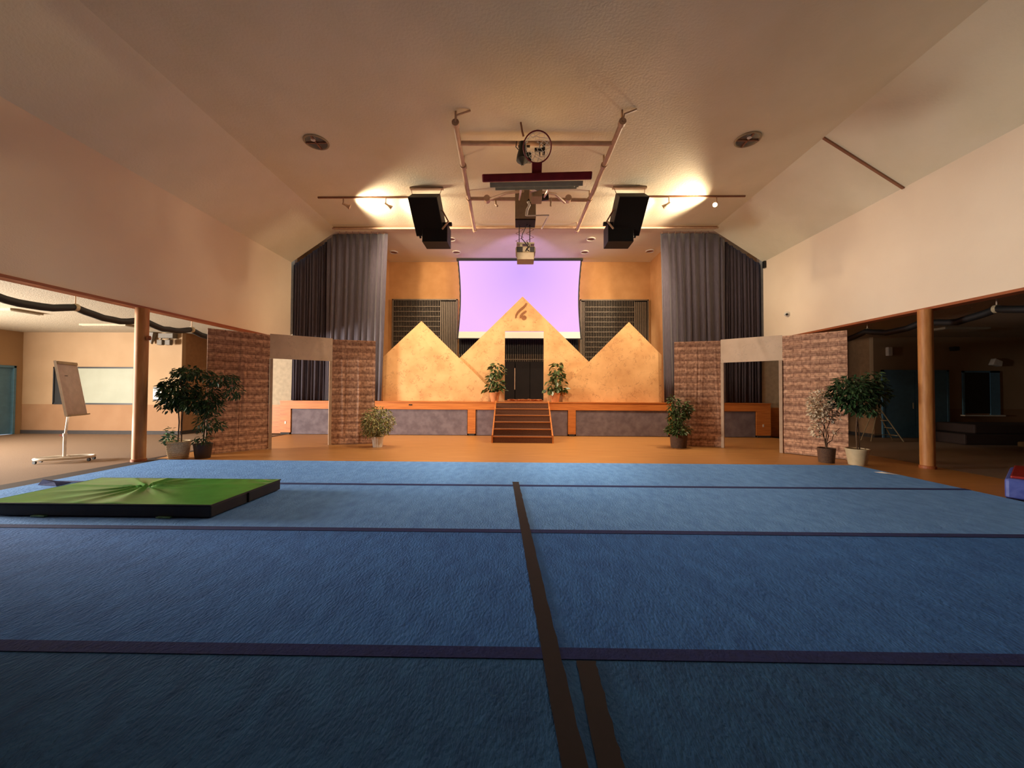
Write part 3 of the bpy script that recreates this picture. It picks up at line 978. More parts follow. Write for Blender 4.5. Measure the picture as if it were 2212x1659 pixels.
# projector on its drop mount
pj = thing('ceiling_projector', 'grey projector hanging on a thin truss in front of the screen', 'projector', (0.18, 10.9, 5.2))
MB().box(-0.12, 0.46, 10.5, 11.05, 6.29, ZC).build('mount_box', M_putty, pj, bevel=0.01)
MB().box(-0.11, 0.45, 10.53, 11.02, 6.25, 6.29).build('mount_opening', M_base, pj)
for x in (0.0, 0.3):
    MB().tube([(x, 10.85, 6.27), (x, 10.85, 5.72)], 0.012, 8).build('drop_rod', M_black, pj)
b = MB()
for k in range(5):
    z = 5.74 + 0.11 * k
    xa, xb = (-0.1, 0.12) if k % 2 else (0.12, -0.1)
    b.tube([(xa, 11.0, z), (xb, 11.0, z + 0.11)], 0.006, 5)
    b.tube([(xa + 0.3, 11.0, z), (xb + 0.3, 11.0, z + 0.11)], 0.006, 5)
b.build('scissor_lattice', M_rust, pj)
MB().box(-0.07, 0.43, 10.78, 11.0, 5.69, 5.73).build('cradle_plate', M_grey, pj)
MB().tube([(0.25, 10.8, 6.3), (0.1, 10.82, 6.0), (0.06, 10.8, 5.85), (0.18, 10.75, 5.7), (0.25, 10.68, 5.55), (0.18, 10.66, 5.45)], 0.012, 6).build('cable', M_black, pj)
MB().tube([(0.22, 10.7, 5.7), (0.3, 10.66, 5.58), (0.2, 10.66, 5.5), (0.28, 10.68, 5.45)], 0.012, 6).build('cable', M_black, pj)
MB().box(-0.1, 0.46, 10.7, 11.15, 5.4, 5.6).build('projector_body', M_putty, pj, bevel=0.05)
MB().box(-0.07, 0.1, 10.692, 10.7, 5.43, 5.57).build('vent', M_base, pj)
MB().box(0.3, 0.43, 10.692, 10.7, 5.43, 5.57).build('vent', M_base, pj)
MB().box(-0.06, 0.42, 10.66, 11.1, 5.2, 5.4).build('filter_tray', M_putty, pj, bevel=0.015)
MB().box(0.02, 0.09, 10.8, 10.95, 5.6, 5.69).box(0.25, 0.32, 10.8, 10.95, 5.6, 5.69).build('cradle_leg', M_grey, pj)
MB().lathe((0.18, 11.15, 5.5), [(0.06, 0), (0.06, 0.06), (0.045, 0.08)], 16, axis=(0, 1, 0)).build('lens', M_black, pj)
wb = thing('white_conduit', 'white bent conduit dropping beside the projector mount', 'pipe', (0.3, 10.3, 6.3))
MB().tube([(0.23, 10.2, 6.6), (0.27, 10.2, 6.5), (0.21, 10.2, 6.38), (0.19, 10.2, 6.22)], 0.035, 10).build('lower_bend', M_white, wb, smooth=True)
MB().tube([(0.19, 10.2, 6.22), (0.78, 10.2, 6.23)], 0.02, 8).build('cross_arm', M_white, wb)
MB().tube([(0.78, 10.2, 6.23), (0.66, 11.2, 6.3)], 0.022, 8).build('back_arm', M_white, wb)
MB().tube([(0.23, 10.2, 6.6), (0.3, 10.4, 6.8)], 0.03, 8).build('upper_joint', M_black, wb)

# ------------------------------------------------------------------ posts between hall and side rooms
for x, lab in ((XL, 'square-cut pine post beside the mat on the left'), (XR - 0.06, 'pine post beside the mat on the right')):
    lab = lab.replace('square-cut ', 'round ')
    t = thing('support_post', lab + ' edge of the hall', 'post', (x, 7.95, 0))
    MB().lathe((x, 7.95, 0.03), [(0.115, 0), (0.115, ZH - 0.08)], 28).build('shaft', M_post, t, smooth=True)
    MB().lathe((x, 7.95, 0), [(0.13, 0), (0.13, 0.05), (0.118, 0.06)], 28).build('foot_ring', M_trim, t)

# ------------------------------------------------------------------ arch scenery


def cloth(p0, p1, z0, z1, folds, seed, y_off=0.0, uoff=0.0, amp=0.02):
    """a hanging cloth sheet from p0 to p1 (xy) with vertical folds; returns MB and uvs in metres"""
    rnd = random.Random(seed)
    p0, p1 = V((p0[0], p0[1], 0)), V((p1[0], p1[1], 0))
    d = (p1 - p0)
    Lg = d.length
    d.normalize()
    nrm = V((d.y, -d.x, 0))
    if nrm.y > 0:
        nrm = -nrm
    nx, nz = 30, 14
    fs = [(rnd.uniform(0, 1), rnd.uniform(0.02, 0.05), rnd.uniform(0.4, 1.0), rnd.uniform(-0.25, 0.25)) for _ in range(folds)]
    b, uv = MB(), []
    for side in (0, 1):
        for j in range(nz + 1):
            t_ = j / nz
            for i in range(nx + 1):
                u = i / nx
                h = 0
                for (c, wd, a, sl_) in fs:
                    h += a * math.exp(-((u - c - sl_ * (t_ - 0.5)) / wd) ** 2) * math.sin(PI * min(1, t_ * 1.02)) ** 0.5
                p = p0 + d * (Lg * u) + nrm * (y_off + amp * h - 0.006 * side)
                b.v.append((p.x, p.y, z0 + (z1 - z0) * t_))
                uv.append((uoff + Lg * u, z0 + (z1 - z0) * t_))
    ns = (nx + 1) * (nz + 1)
    for side in (0, 1):
        for j in range(nz):
            for i in range(nx):
                a = side * ns + j * (nx + 1) + i
                b.f.append((a, a + 1, a + nx + 2, a + nx + 1))
    for i in range(nx):
        b.f.append((i, i + 1, ns + i + 1, ns + i))
        a = nz * (nx + 1) + i
        b.f.append((a, a + 1, ns + a + 1, ns + a))
    for j in range(nz):
        a = j * (nx + 1)
        b.f.append((a, a + nx + 1, ns + a + nx + 1, ns + a))
        a += nx
        b.f.append((a, a + nx + 1, ns + a + nx + 1, ns + a))
    return b, uv


def lerp(p, q, t_):
    return (p[0] + (q[0] - p[0]) * t_, p[1] + (q[1] - p[1]) * t_)


def arch(name, A, B, C, D, label, seed, splits):
    """A-B tower, B-C stone lintel over the opening, C-D tower; all (x, y)"""
    t = thing(name, label, 'scenery', (B[0], B[1], 0))
    zt = [2.93, 2.96, 2.98, 2.94]

    def tower(P, Q, z1, n, sd):
        # timber frame behind the cloth
        fr_ = MB()
        d = V((Q[0] - P[0], Q[1] - P[1], 0)).normalized()
        nr = V((-d.y, d.x, 0))
        if nr.y < 0:
            nr = -nr
        for tt in (0.03, 0.97):
            x, y = lerp(P, Q, tt)
            c = V((x, y, z1 / 2 - 0.01)) + nr * 0.05
            fr_.obox(c, d, nr, (0, 0, 1), 0.02, 0.04, z1 / 2 - 0.015)
        for z in (0.05, z1 * 0.5, z1 - 0.06):
            c = V(((P[0] + Q[0]) / 2, (P[1] + Q[1]) / 2, z)) + nr * 0.05
            fr_.obox(c, d, nr, (0, 0, 1), math.dist(P, Q) / 2 - 0.06, 0.03, 0.04)
        fr_.build('timber_frame', M_pipe, t)
        u0 = 0
        for k in range(n):
            pa, pb = lerp(P, Q, k / n), lerp(P, Q, (k + 1) / n)
            b, uv = cloth(pa, pb, 0.015, z1, 3, sd + k, y_off=0.004 * k, uoff=u0 * 1.37)
            b.build('brick_cloth', M_brickcloth, t, smooth=True, uvs=uv)
            u0 += 1

    tower(A, B, zt[0] + 0.01, splits[0], seed)
    tower(C, D, zt[3], splits[1], seed + 20)
    b, uv = cloth(B, C, 2.33, 2.97, 2, seed + 7, uoff=0.3)
    b.build('stone_cloth', M_stonecloth, t, smooth=True, uvs=uv)
    d = V((C[0] - B[0], C[1] - B[1], 0)).normalized()
    nr = V((-d.y, d.x, 0))
    if nr.y < 0:
        nr = -nr
    MB().obox(V(((B[0] + C[0]) / 2, (B[1] + C[1]) / 2, 2.42)) + nr * 0.05, d, nr, (0, 0, 1), math.dist(B, C) / 2 - 0.02, 0.03, 0.06).build('lintel_beam', M_pipe, t)
    for P, s_ in ((B, 1), (C, -1)):
        c = V((P[0], P[1], 1.165)) + d * (0.04 * s_)
        MB().obox(c, d, nr, (0, 0, 1), 0.035, 0.035, 1.16).build('door_post', M_pipe, t)
    return t


arch('brick_archway', (-7.2, 8.75), (-6.42, 9.79), (-5.2, 10.63), (-4.11, 10.95),
     'printed brick cloth archway standing left of the stage stairs', 30, (2, 2))
arch('brick_archway', (7.46, 8.83), (6.64, 9.77), (5.57, 10.67), (4.42, 10.97),
     'printed brick cloth archway standing right of the stage stairs', 62, (1, 2))

# ------------------------------------------------------------------ blue carpet mat
MX0, MX1 = -7.5, 6.9
mat_t = thing('blue_floor_mat', 'huge blue carpeted gymnastics mat with navy seams and dark tape lines', 'mat', (-0.3, 3, 0))
seams = [8.0, 6.02, 4.06, 2.18, 0.3, -1.6, -3.1]
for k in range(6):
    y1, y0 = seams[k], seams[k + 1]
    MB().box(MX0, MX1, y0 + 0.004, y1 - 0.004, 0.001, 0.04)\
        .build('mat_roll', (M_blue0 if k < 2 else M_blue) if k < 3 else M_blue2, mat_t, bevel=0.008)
for k in range(1, 6):
    y = seams[k]
    sk = 0.012
    b = MB()
    b.add([(MX0, y - 0.05 - sk * 2, 0.0415), (MX1, y - 0.05 + sk * 2, 0.0415), (MX1, y + 0.045 + sk * 2, 0.0415), (MX0, y + 0.045 - sk * 2, 0.0415),
           (MX0, y - 0.05 - sk * 2, 0.044), (MX1, y - 0.05 + sk * 2, 0.044), (MX1, y + 0.045 + sk * 2, 0.044), (MX0, y + 0.045 - sk * 2, 0.044)],
          [(0, 3, 2, 1), (4, 5, 6, 7), (0, 1, 5, 4), (2, 3, 7, 6), (0, 4, 7, 3), (1, 2, 6, 5)])
    b.build('seam_strip', M_seam, mat_t)


def tape(x0, y0, x1, y1, wd, seed):
    rnd = random.Random(seed)
    b = MB()
    n = 60
    for i in range(n + 1):
        t_ = i / n
        x, y = x0 + (x1 - x0) * t_, y0 + (y1 - y0) * t_
        jl, jr = rnd.uniform(-0.002, 0.002), rnd.uniform(-0.004, 0.004)
        b.v += [(x - wd / 2 + jl, y, 0.0455), (x + wd / 2 + jr, y, 0.0455), (x - wd / 2 + jl, y, 0.0445), (x + wd / 2 + jr, y, 0.0445)]
    for i in range(n):
        a = 4 * i
        b.f += [(a, a + 1, a + 5, a + 4), (a, a + 4, a + 6, a + 2), (a + 1, a + 3, a + 7, a + 5)]
    return b


tape(-0.04, 6.25, 0.30, 0.2, 0.102, 1).build('tape_line', M_tape, mat_t)
tape(0.372, 2.12, 0.352, 0.2, 0.104, 2).build('tape_line', M_tape, mat_t)
# edging flaps on the left side
MB().box(MX0 - 0.1, MX0 - 0.015, -3, 8.0, 0.001, 0.02).build('edge_strip', M_edge, mat_t)
MB().box(MX0 - 0.03, MX0 - 0.002, -3, 8.0, 0.001, 0.032).build('edge_strip', M_seam, mat_t)
b = MB()
b.add([(-7.45, 5.9, 0.045), (-7.3, 5.75, 0.045), (-6.95, 5.7, 0.045), (-7.0, 5.95, 0.045), (-7.35, 5.85, 0.11), (-7.1, 5.8, 0.075)],
      [(0, 1, 4), (1, 5, 4), (1, 2, 5), (2, 3, 5), (3, 4, 5), (3, 0, 4), (0, 3, 2, 1)])
tag(b.build('folded_flap', M_seam), 'crumpled dark blue flap on the left edge of the mat', 'flap')
b = MB()
b.add([(6.6, 7.28, 0.046), (6.78, 7.12, 0.046), (6.84, 7.02, 0.05), (6.7, 7.1, 0.05), (6.68, 7.2, 0.07)], [(0, 1, 4), (1, 2, 4), (2, 3, 4), (3, 0, 4), (3, 2, 1, 0)])
tag(b.build('paper_scrap', M_white), 'white scrap on the right edge of the blue mat', 'paper')

# ------------------------------------------------------------------ green landing mat
GX0, GX1, GY0, GY1 = -6.17, -3.49, 4.34, 5.62
gm = thing('green_landing_mat', 'thick landing mat with wrinkled green vinyl top and dark sides on the blue mat', 'mat', (-4.8, 5.0, 0.045))
MB().box(GX0, GX1, GY0, GY1, 0.05, 0.19).build('foam_body', M_darkvinyl, gm, bevel=0.015)
b = MB()
nx, ny = 150, 70
bx, by = -4.98, 5.1
FOLDS = [(0.15, 0.1, 1.0), (0.75, 0.16, 0.7), (1.3, 0.1, 0.8), (1.9, 0.14, 1.0), (2.5, 0.1, 0.7), (3.05, 0.06, 0.9), (3.5, 0.1, 1.0), (4.1, 0.16, 1.0), (4.6, 0.12, 0.9), (5.15, 0.18, 1.1), (5.7, 0.1, 0.8)]
for j in range(ny + 1):
    for i in range(nx + 1):
        u, v_ = i / nx, j / ny
        x, y = GX0 + (GX1 - GX0) * u, GY0 + (GY1 - GY0) * v_
        dx, dy = x - bx, (y - by)
        r_ = math.hypot(dx, dy) + 1e-6
        a = math.atan2(dy, dx)
        edge = min(u, 1 - u, v_, 1 - v_)
        fold = sum(am_ * math.exp(-((abs((a - ac + PI) % (2 * PI) - PI)) / wd_) ** 2) for ac, wd_, am_ in FOLDS)
        h = 0.036 * fold * math.exp(-r_ / 0.7) * min(1, r_ / 0.1)
        h -= 0.03 * math.exp(-(r_ / 0.06) ** 2)
        h += 0.004 * math.sin(x * 3.1 + y * 7) * math.exp(-r_ / 1.5)
        # pulled corner wrinkles at the back right
        cr = math.hypot(GX1 - x, GY1 - y)
        h += 0.007 * math.sin(cr * 30 + math.atan2(GY1 - y, GX1 - x) * 4) * math.exp(-(cr / 0.4) ** 2)
        h *= min(1, edge / 0.03)
        b.v.append((x, y, 0.197 + h))
for j in range(ny):
    for i in range(nx):
        a = j * (nx + 1) + i
        b.f.append((a, a + 1, a + nx + 2, a + nx + 1))
o = b.build('vinyl_top', M_pvc, gm, smooth=True)
md = o.modifiers.new('thick', 'SOLIDIFY')
md.thickness = 0.006
MB().tube([(GX0, GY0, 0.19), (GX1, GY0, 0.19), (GX1, GY1, 0.19), (GX0, GY1, 0.19), (GX0, GY0, 0.19)], 0.009, 6).build('piping', M_darkvinyl, gm)
MB().box(-3.52, -3.47, 4.93, 4.95, 0.06, 0.18).build('side_seam', M_black, gm)
for x in (-5.55, -4.1):
    MB().box(x, x + 0.16, GY0 - 0.03, GY0 + 0.04, 0.046, 0.062).build('strap_end', M_pothos, gm, bevel=0.004)
MB().lathe((bx, by, 0.175), [(0.03, 0), (0.025, 0.008), (0.005, 0.01)], 14).build('button', M_pvc, gm)

# ------------------------------------------------------------------ crash mat at the right edge
cm = thing('crash_mat', 'blue and red vinyl crash mat at the right edge of the hall floor', 'mat', (7.6, 6.5, 0))
ca, cb = V((0.80, 0.60, 0)), V((0.60, -0.80, 0))
cc = V((6.98, 5.66, 0)) + ca * 0.75 + cb * 1.0
MB().obox(cc + V((0, 0, 0.153)), ca, cb, (0, 0, 1), 0.75, 1.0, 0.15).build('mat_body', M_bluevinyl, cm, bevel=0.04)
MB().obox(cc + V((0, 0, 0.32)), ca, cb, (0, 0, 1), 0.7, 0.95, 0.018).build('top_cover', M_redvinyl, cm, bevel=0.015)

# ------------------------------------------------------------------ plants


def leaf_pts(p, d, nrm, L, W):
    d = d.normalized()
    s_ = d.cross(nrm)
    if s_.length < 1e-4:
        s_ = d.orthogonal()
    s_.normalize()
    n2 = s_.cross(d)
    return [p, p + d * L * 0.35 + s_ * W * 0.5 + n2 * W * 0.12, p + d * L * 0.75 + s_ * W * 0.36 + n2 * W * 0.05 - n2 * L * 0.05,
            p + d * L - n2 * L * 0.14, p + d * L * 0.75 - s_ * W * 0.36 + n2 * W * 0.05 - n2 * L * 0.05, p + d * L * 0.35 - s_ * W * 0.5 + n2 * W * 0.12]


def foliage(blobs, L, W, seed, droop=0.5):
    rnd = random.Random(seed)
    b = MB()
    for (c, rad, n) in blobs:
        c = V(c)
        for _ in range(n):
            while True:
                q = V((rnd.uniform(-1, 1), rnd.uniform(-1, 1), rnd.uniform(-1, 1)))
                if q.length < 1 and q.length > 0.25 * rnd.random():
                    break
            p = c + V((q.x * rad[0], q.y * rad[1], q.z * rad[2]))
            d = V((q.x, q.y, q.z * 0.5)) + V((rnd.uniform(-.7, .7), rnd.uniform(-.7, .7), rnd.uniform(-.4, .5) - droop))
            nr = V((rnd.uniform(-.6, .6), rnd.uniform(-.6, .6), 1))
            k = rnd.uniform(0.7, 1.25)
            b.add(leaf_pts(p, d, nr, L * k, W * k), [(0, 1, 2, 3), (0, 3, 4, 5)])
    return b


def stems(base, tips, r0, seed, n=5, wob=0.03):
    rnd = random.Random(seed)
    b = MB()
    for tip in tips:
        p0, p1 = V(base), V(tip)
        pts = []
        for i in range(n + 1):
            t_ = i / n
            w_ = wob * math.sin(PI * t_)
            q = p0.lerp(p1, t_)
            # leave upright, bend outward later
            q.x = p0.x + (p1.x - p0.x) * t_ ** 1.5
            q.y = p0.y + (p1.y - p0.y) * t_ ** 1.5
            pts.append(q + V((rnd.uniform(-w_, w_), rnd.uniform(-w_, w_), 0)))
        b.tube(pts, r0, 6, r2=r0 * 0.4)
    return b


def pot(root, x, y, z, r0, r1, h, m, soil=True, rib=0.0, rim=0.0, n=28):
    MB().lathe((x, y, z), [(r0, 0), (r1, h), (r1 + rim, h), (r1 + rim, h + 0.012 + rim), (r1 - 0.012, h + 0.012 + rim), (r1 - 0.02, h - 0.02)], n, rib=rib).build('pot', m, root, smooth=(rib == 0))
    if soil:
        MB().lathe((x, y, z + h - 0.018), [(r1 - 0.02, 0), (r1 - 0.02, 0.01)], 20).build('soil', M_soil, root)


# 1 ficus in the wicker pot (far left)
x, y = -7.42, 8.3
t = thing('potted_ficus', 'dark green ficus tree in a pale wicker pot beside the left archway', 'plant', (x, y, 0))
MB().lathe((x, y, 0.002), [(0.165, 0), (0.2, 0.2), (0.205, 0.36), (0.215, 0.37), (0.2, 0.39), (0.18, 0.37)], 32).build('pot', M_wicker, t, smooth=True)
for k in range(9):
    MB().torus((x, y, 0.035 + k * 0.04), (0, 0, 1), 0.17 + 0.0042 * k + 0.004, 0.012, 28, 6).build('wicker_band', M_wicker, t, smooth=True)
MB().lathe((x, y, 0.35), [(0.18, 0), (0.18, 0.01)], 20).build('soil', M_soil, t)
MB().tube([(x - 0.02, y, 0.35), (x + 0.0, y, 0.8), (x - 0.04, y, 1.3)], 0.013, 8).tube([(x + 0.06, y, 0.35), (x + 0.04, y + 0.02, 0.8), (x + 0.1, y, 1.3)], 0.012, 8).build('trunk', M_trunk, t, smooth=True)
stems((x + 0.02, y, 1.15), [(x - 0.3, y, 1.6), (x + 0.1, y - 0.1, 1.95), (x + 0.35, y, 2.0), (x + 0.2, y + .2, 1.5), (x - 0.1, y + 0.2, 1.7)], 0.01, 1).build('branches', M_trunk, t)
foliage([((x - 0.02, y, 1.45), (0.38, 0.34, 0.3), 620), ((x + 0.22, y + 0.05, 1.87), (0.36, 0.3, 0.16), 260), ((x - 0.2, y, 1.2), (0.2, 0.25, 0.16), 130),
         ((x - 0.22, y, 1.65), (0.17, 0.2, 0.12), 90), ((x + 0.32, y, 1.2), (0.2, 0.25, 0.2), 170)], 0.105, 0.05, 11, 0.6).build('foliage', M_leafA, t, kind='stuff')
b = foliage([((x - 0.1, y - 0.12, 0.46), (0.14, 0.12, 0.12), 46), ((x - 0.06, y - 0.16, 0.62), (0.07, 0.06, 0.08), 14)], 0.09, 0.06, 5, 0.2)
tag(b.build('pothos_sprig', M_pothos), 'small pale green leafy sprig in the wicker pot', 'plant')
# 2 dark pot fern-like ficus against the arch
x, y = -6.98, 8.42
t = thing('potted_ficus', 'wide dark green ficus in a dark brown pot against the left archway', 'plant', (x, y, 0))
pot(t, x, y, 0.002, 0.14, 0.175, 0.3, M_darkpot, rim=0.008)
MB().tube([(x, y, 0.28), (x + 0.02, y, 0.7), (x + 0.05, y, 1.2)], 0.014, 8).tube([(x + 0.05, y, 0.28), (x + 0.1, y - 0.02, 0.8), (x + 0.2, y, 1.3)], 0.01, 8).build('trunk', M_trunk, t, smooth=True)
stems((x + 0.05, y, 1.0), [(x - 0.05, y, 1.8), (x + 0.3, y - 0.1, 1.9), (x + 0.6, y - .1, 1.85), (x + 0.75, y, 1.6), (x + 0.5, y, 1.3)], 0.01, 4).build('branches', M_trunk, t)
foliage([((x + 0.12, y - 0.05, 1.3), (0.34, 0.25, 0.36), 620), ((x + 0.45, y - 0.12, 1.75), (0.36, 0.2, 0.14), 240), ((x + 0.68, y - 0.02, 1.52), (0.16, 0.16, 0.2), 110),
         ((x + 0.1, y - 0.02, 0.8), (0.22, 0.22, 0.26), 170), ((x + 0.3, y, 0.72), (0.16, 0.12, 0.1), 50), ((x + 0.05, y - 0.1, 0.42), (0.16, 0.12, 0.1), 50)], 0.1, 0.034, 21, 0.5).build('foliage', M_leafA, t, kind='stuff')

# 3 bushy plant, white ribbed pot
x, y = -3.78, 10.3
t = thing('potted_bush', 'bushy variegated plant in a white ribbed pot right of the left archway', 'plant', (x, y, 0))
MB().lathe((x, y, 0.002), [(0.115, 0), (0.15, 0.27), (0.155, 0.28), (0.14, 0.285), (0.13, 0.26)], 36, rib=0.05).build('pot', M_whitepot, t)
MB().lathe((x, y, 0.25), [(0.13, 0), (0.13, 0.01)], 18).build('soil', M_soil, t)
stems((x, y, 0.25), [(x - 0.25, y, 0.7), (x + 0.25, y, 0.8), (x, y, 0.95), (x + 0.05, y - 0.2, 0.7)], 0.008, 2).build('stems', M_trunk, t)
foliage([((x + 0.0, y, 0.68), (0.42, 0.38, 0.4), 1500), ((x - 0.2, y - 0.1, 0.42), (0.2, 0.2, 0.14), 120)], 0.085, 0.032, 8, 0.4).build('foliage', M_leafV, t, kind='stuff')

# 4 plant left of right arch
x, y = 4.4, 10.65
t = thing('potted_climber', 'leafy upright plant in a brown woven pot left of the right archway', 'plant', (x, y, 0))
pot(t, x, y, 0.002, 0.2, 0.225, 0.34, M_brownpot, rim=0.006)
MB().tube([(x - 0.02, y, 0.32), (x - 0.1, y, 0.9), (x - 0.14, y, 1.35)], 0.018, 8).build('moss_pole', M_trunk, t)
foliage([((x - 0.02, y - 0.05, 0.5), (0.3, 0.25, 0.16), 190), ((x - 0.08, y - 0.04, 0.75), (0.2, 0.2, 0.22), 190), ((x - 0.13, y - 0.02, 1.15), (0.13, 0.14, 0.3), 170),
         ((x + 0.18, y, 1.05), (0.16, 0.12, 0.24), 170), ((x - 0.22, y, 0.5), (0.12, 0.12, 0.1), 50)], 0.11, 0.055, 18, 0.4).build('foliage', M_leafB, t, kind='stuff')

# 5 white blossom plant
x, y = 6.72, 8.52
t = thing('potted_blossom', 'white blossoming artificial tree in a small brown pot at the right archway', 'plant', (x, y, 0))
pot(t, x, y, 0.002, 0.14, 0.165, 0.3, M_brownpot)
stems((x, y, 0.28), [(x - 0.3, y, 1.45), (x - 0.05, y - 0.05, 1.5), (x + 0.18, y, 1.3), (x - 0.2, y, 0.95), (x + 0.3, y, .75)], 0.012, 8, n=7).build('stems', M_trunk, t)
foliage([((x - 0.16, y - 0.02, 1.25), (0.24, 0.18, 0.34), 520), ((x + 0.02, y, 1.05), (0.3, 0.16, 0.2), 150), ((x - 0.22, y, 0.75), (0.1, 0.1, 0.2), 60),
         ((x + 0.18, y, 0.68), (0.14, 0.06, 0.1), 7)], 0.07, 0.055, 29, 0.2).build('blossoms', M_blossom, t, kind='stuff')

# 6 ficus tree right
x, y = 7.15, 8.25
t = thing('potted_ficus', 'round-headed dark ficus tree in a cream pot by the right archway', 'plant', (x, y, 0))
pot(t, x, y, 0.002, 0.15, 0.2, 0.32, M_creampot, rim=0.01)
MB().tube([(x, y, 0.3), (x - 0.02, y, 0.7), (x + 0.02, y, 1.2)], 0.014, 8).tube([(x + 0.05, y, 0.3), (x + 0.04, y, 0.7), (x - 0.04, y, 1.3)], 0.012, 8).build('trunk', M_trunk, t, smooth=True)
stems((x, y, 1.05), [(x - 0.45, y, 1.7), (x, y - 0.1, 1.95), (x + 0.45, y, 1.9), (x + 0.5, y, 1.5), (x - 0.3, y, 1.3)], 0.011, 10).build('branches', M_trunk, t)
foliage([((x - 0.08, y, 1.52), (0.44, 0.36, 0.38), 1050), ((x + 0.32, y, 1.75), (0.22, 0.22, 0.24), 200), ((x + 0.42, y, 1.5), (0.24, 0.2, 0.2), 190),
         ((x + 0.1, y, 1.15), (0.3, 0.25, 0.1), 120)], 0.105, 0.045, 35, 0.5).build('foliage', M_leafA, t, kind='stuff')

# 7, 8 rubber plants on the stage, leaves one by one
lm = MB()
lm.add(leaf_pts(V((0, 0, 0)), V((1, 0, 0)), V((0, 0, 1)), 0.22, 0.14), [(0, 1, 2, 3), (0, 3, 4, 5)])
leaf_me = bpy.data.meshes.new('leaf')
leaf_me.from_pydata(lm.v, [], lm.f)
leaf_me.materials.append(M_rubber)
for x, y, lab, sd, kz in ((-0.83, 13.33, 'broad-leaved plant in a terracotta pot on the stage left of the doorway', 41, 1.0),
                          (1.27, 13.33, 'broad-leaved plant in a terracotta pot on the stage right of the doorway', 57, 1.04)):
    t = thing('rubber_plant', lab, 'plant', (x, y, 1.152), 'potted plants either side of the stage doorway')
    pot(t, x, y, 1.154, 0.13, 0.185, 0.3, M_terra, rim=0.01)
    tips = [(x + 0.02, y, 1.15 + 1.28 * kz), (x + 0.14, y - 0.02, 1.15 + 1.0 * kz), (x - 0.14, y, 1.15 + 0.72 * kz), (x + 0.2, y, 1.15 + 0.7)]
    stems((x, y, 1.42), tips, 0.009, sd).build('stems', M_trunk, t)
    rnd = random.Random(sd)
    for k in range(150):
        tt = rnd.random() ** 1.35
        z = 1.42 + 0.12 + tt * 0.95 * kz
        spread = 0.36 * (1 - 0.55 * tt) if kz == 1.0 else 0.34 * (1 - 0.35 * tt)
        a = rnd.uniform(0, 2 * PI)
        rr_ = spread * rnd.uniform(0.2, 1)
        o = bpy.data.objects.new('leaf', leaf_me)
        COL.objects.link(o)
        o.parent = t
        cx_ = x + 0.05 * tt * 2
        o.location = V((cx_ + math.cos(a) * rr_, y + math.sin(a) * rr_ * 0.45, z)) - t.location
        o.rotation_euler = (rnd.uniform(-0.7, 0.7), rnd.uniform(-0.3, 1.2), a + rnd.uniform(-0.6, 0.6))
        sc_ = rnd.uniform(0.6, 1.05)
        o.scale = (sc_, sc_, sc_)

# ------------------------------------------------------------------ left side room
fp = thing('flipchart_easel', 'white wheeled flipchart easel with tilted blank board left of the pine post', 'easel', (-9.3, 7.85, 0))
wd = V((-0.44, 0.9, 0)).normalized()
upv = V((-0.24, 0, 1.0)).normalized()
nrm = wd.cross(upv).normalized()
if nrm.x < 0:
    nrm = -nrm
bc = V((-9.38, 7.9, 1.52))
MB().obox(bc, wd, upv, nrm, 0.34, 0.57, 0.012).build('board', M_flip, fp)
MB().obox(bc + upv * 0.54 + nrm * 0.02, wd, upv, nrm, 0.33, 0.03, 0.02).build('paper_clamp', M_grey, fp, bevel=0.005)
MB().obox(bc - upv * 0.575 + nrm * 0.03, wd, upv, nrm, 0.34, 0.012, 0.04).build('pen_tray', M_grey, fp)
for s_ in (-1, 1):
    MB().obox(bc + wd * 0.345 * s_, wd, upv, nrm, 0.01, 0.58, 0.018).build('board_edge', M_white, fp)
MB().obox(bc + upv * 0.27 - wd * 0.1 + nrm * 0.0135, wd, upv, nrm, 0.05, 0.006, 0.001).build('pen_mark', M_base, fp)
pb = V((-9.42, 7.85, 0))
MB().tube([pb + V((0, 0, 0.1)), pb + V((0, 0, 0.55))], 0.026, 12).build('lower_tube', M_white, fp, smooth=True)
MB().tube([pb + V((0, 0, 0.5)), pb + V((0.06, 0, 1.0)), pb + V((-0.05, 0.05, 1.4))], 0.019, 12).build('upper_tube', M_white, fp, smooth=True)
MB().tube([pb + V((0, 0, 0.53)), pb + V((0, 0, 0.59))], 0.034, 12).build('collar', M_white, fp)
MB().tube([pb + V((0, 0, 0.55)), pb + V((-0.09, -0.02, 0.55))], 0.01, 8).build('knob', M_redvinyl, fp)
bd = V((0.86, 0.51, 0)).normalized()
b = MB()
loop = []
for k in range(25):
    a = 2 * PI * k / 24
    q = pb + V((0.02, 0.0, 0.09)) + bd * (0.42 * math.copysign(abs(math.cos(a)) ** 0.6, math.cos(a))) + V((-bd.y, bd.x, 0)) * (0.2 * math.copysign(abs(math.sin(a)) ** 0.8, math.sin(a)))
    loop.append(q)
b.tube(loop, 0.028, 8)
b.tube([pb + V((0, 0, 0.09)) - V((-bd.y, bd.x, 0)) * 0.2, pb + V((0, 0, 0.09)) + V((-bd.y, bd.x, 0)) * 0.2], 0.03, 8)
b.build('base_ring', M_white, fp, smooth=True)
for k in range(4):
    q = loop[(2, 10, 14, 22)[k]]
    c = MB().lathe((q.x, q.y - 0.015, 0.035), [(0.033, 0), (0.033, 0.03)], 14, axis=(0, 1, 0)).build('caster_wheel', M_black, fp)
    MB().box(q.x - 0.012, q.x + 0.012, q.y - 0.01, q.y + 0.01, 0.045, 0.08).build('caster_fork', M_grey, fp)

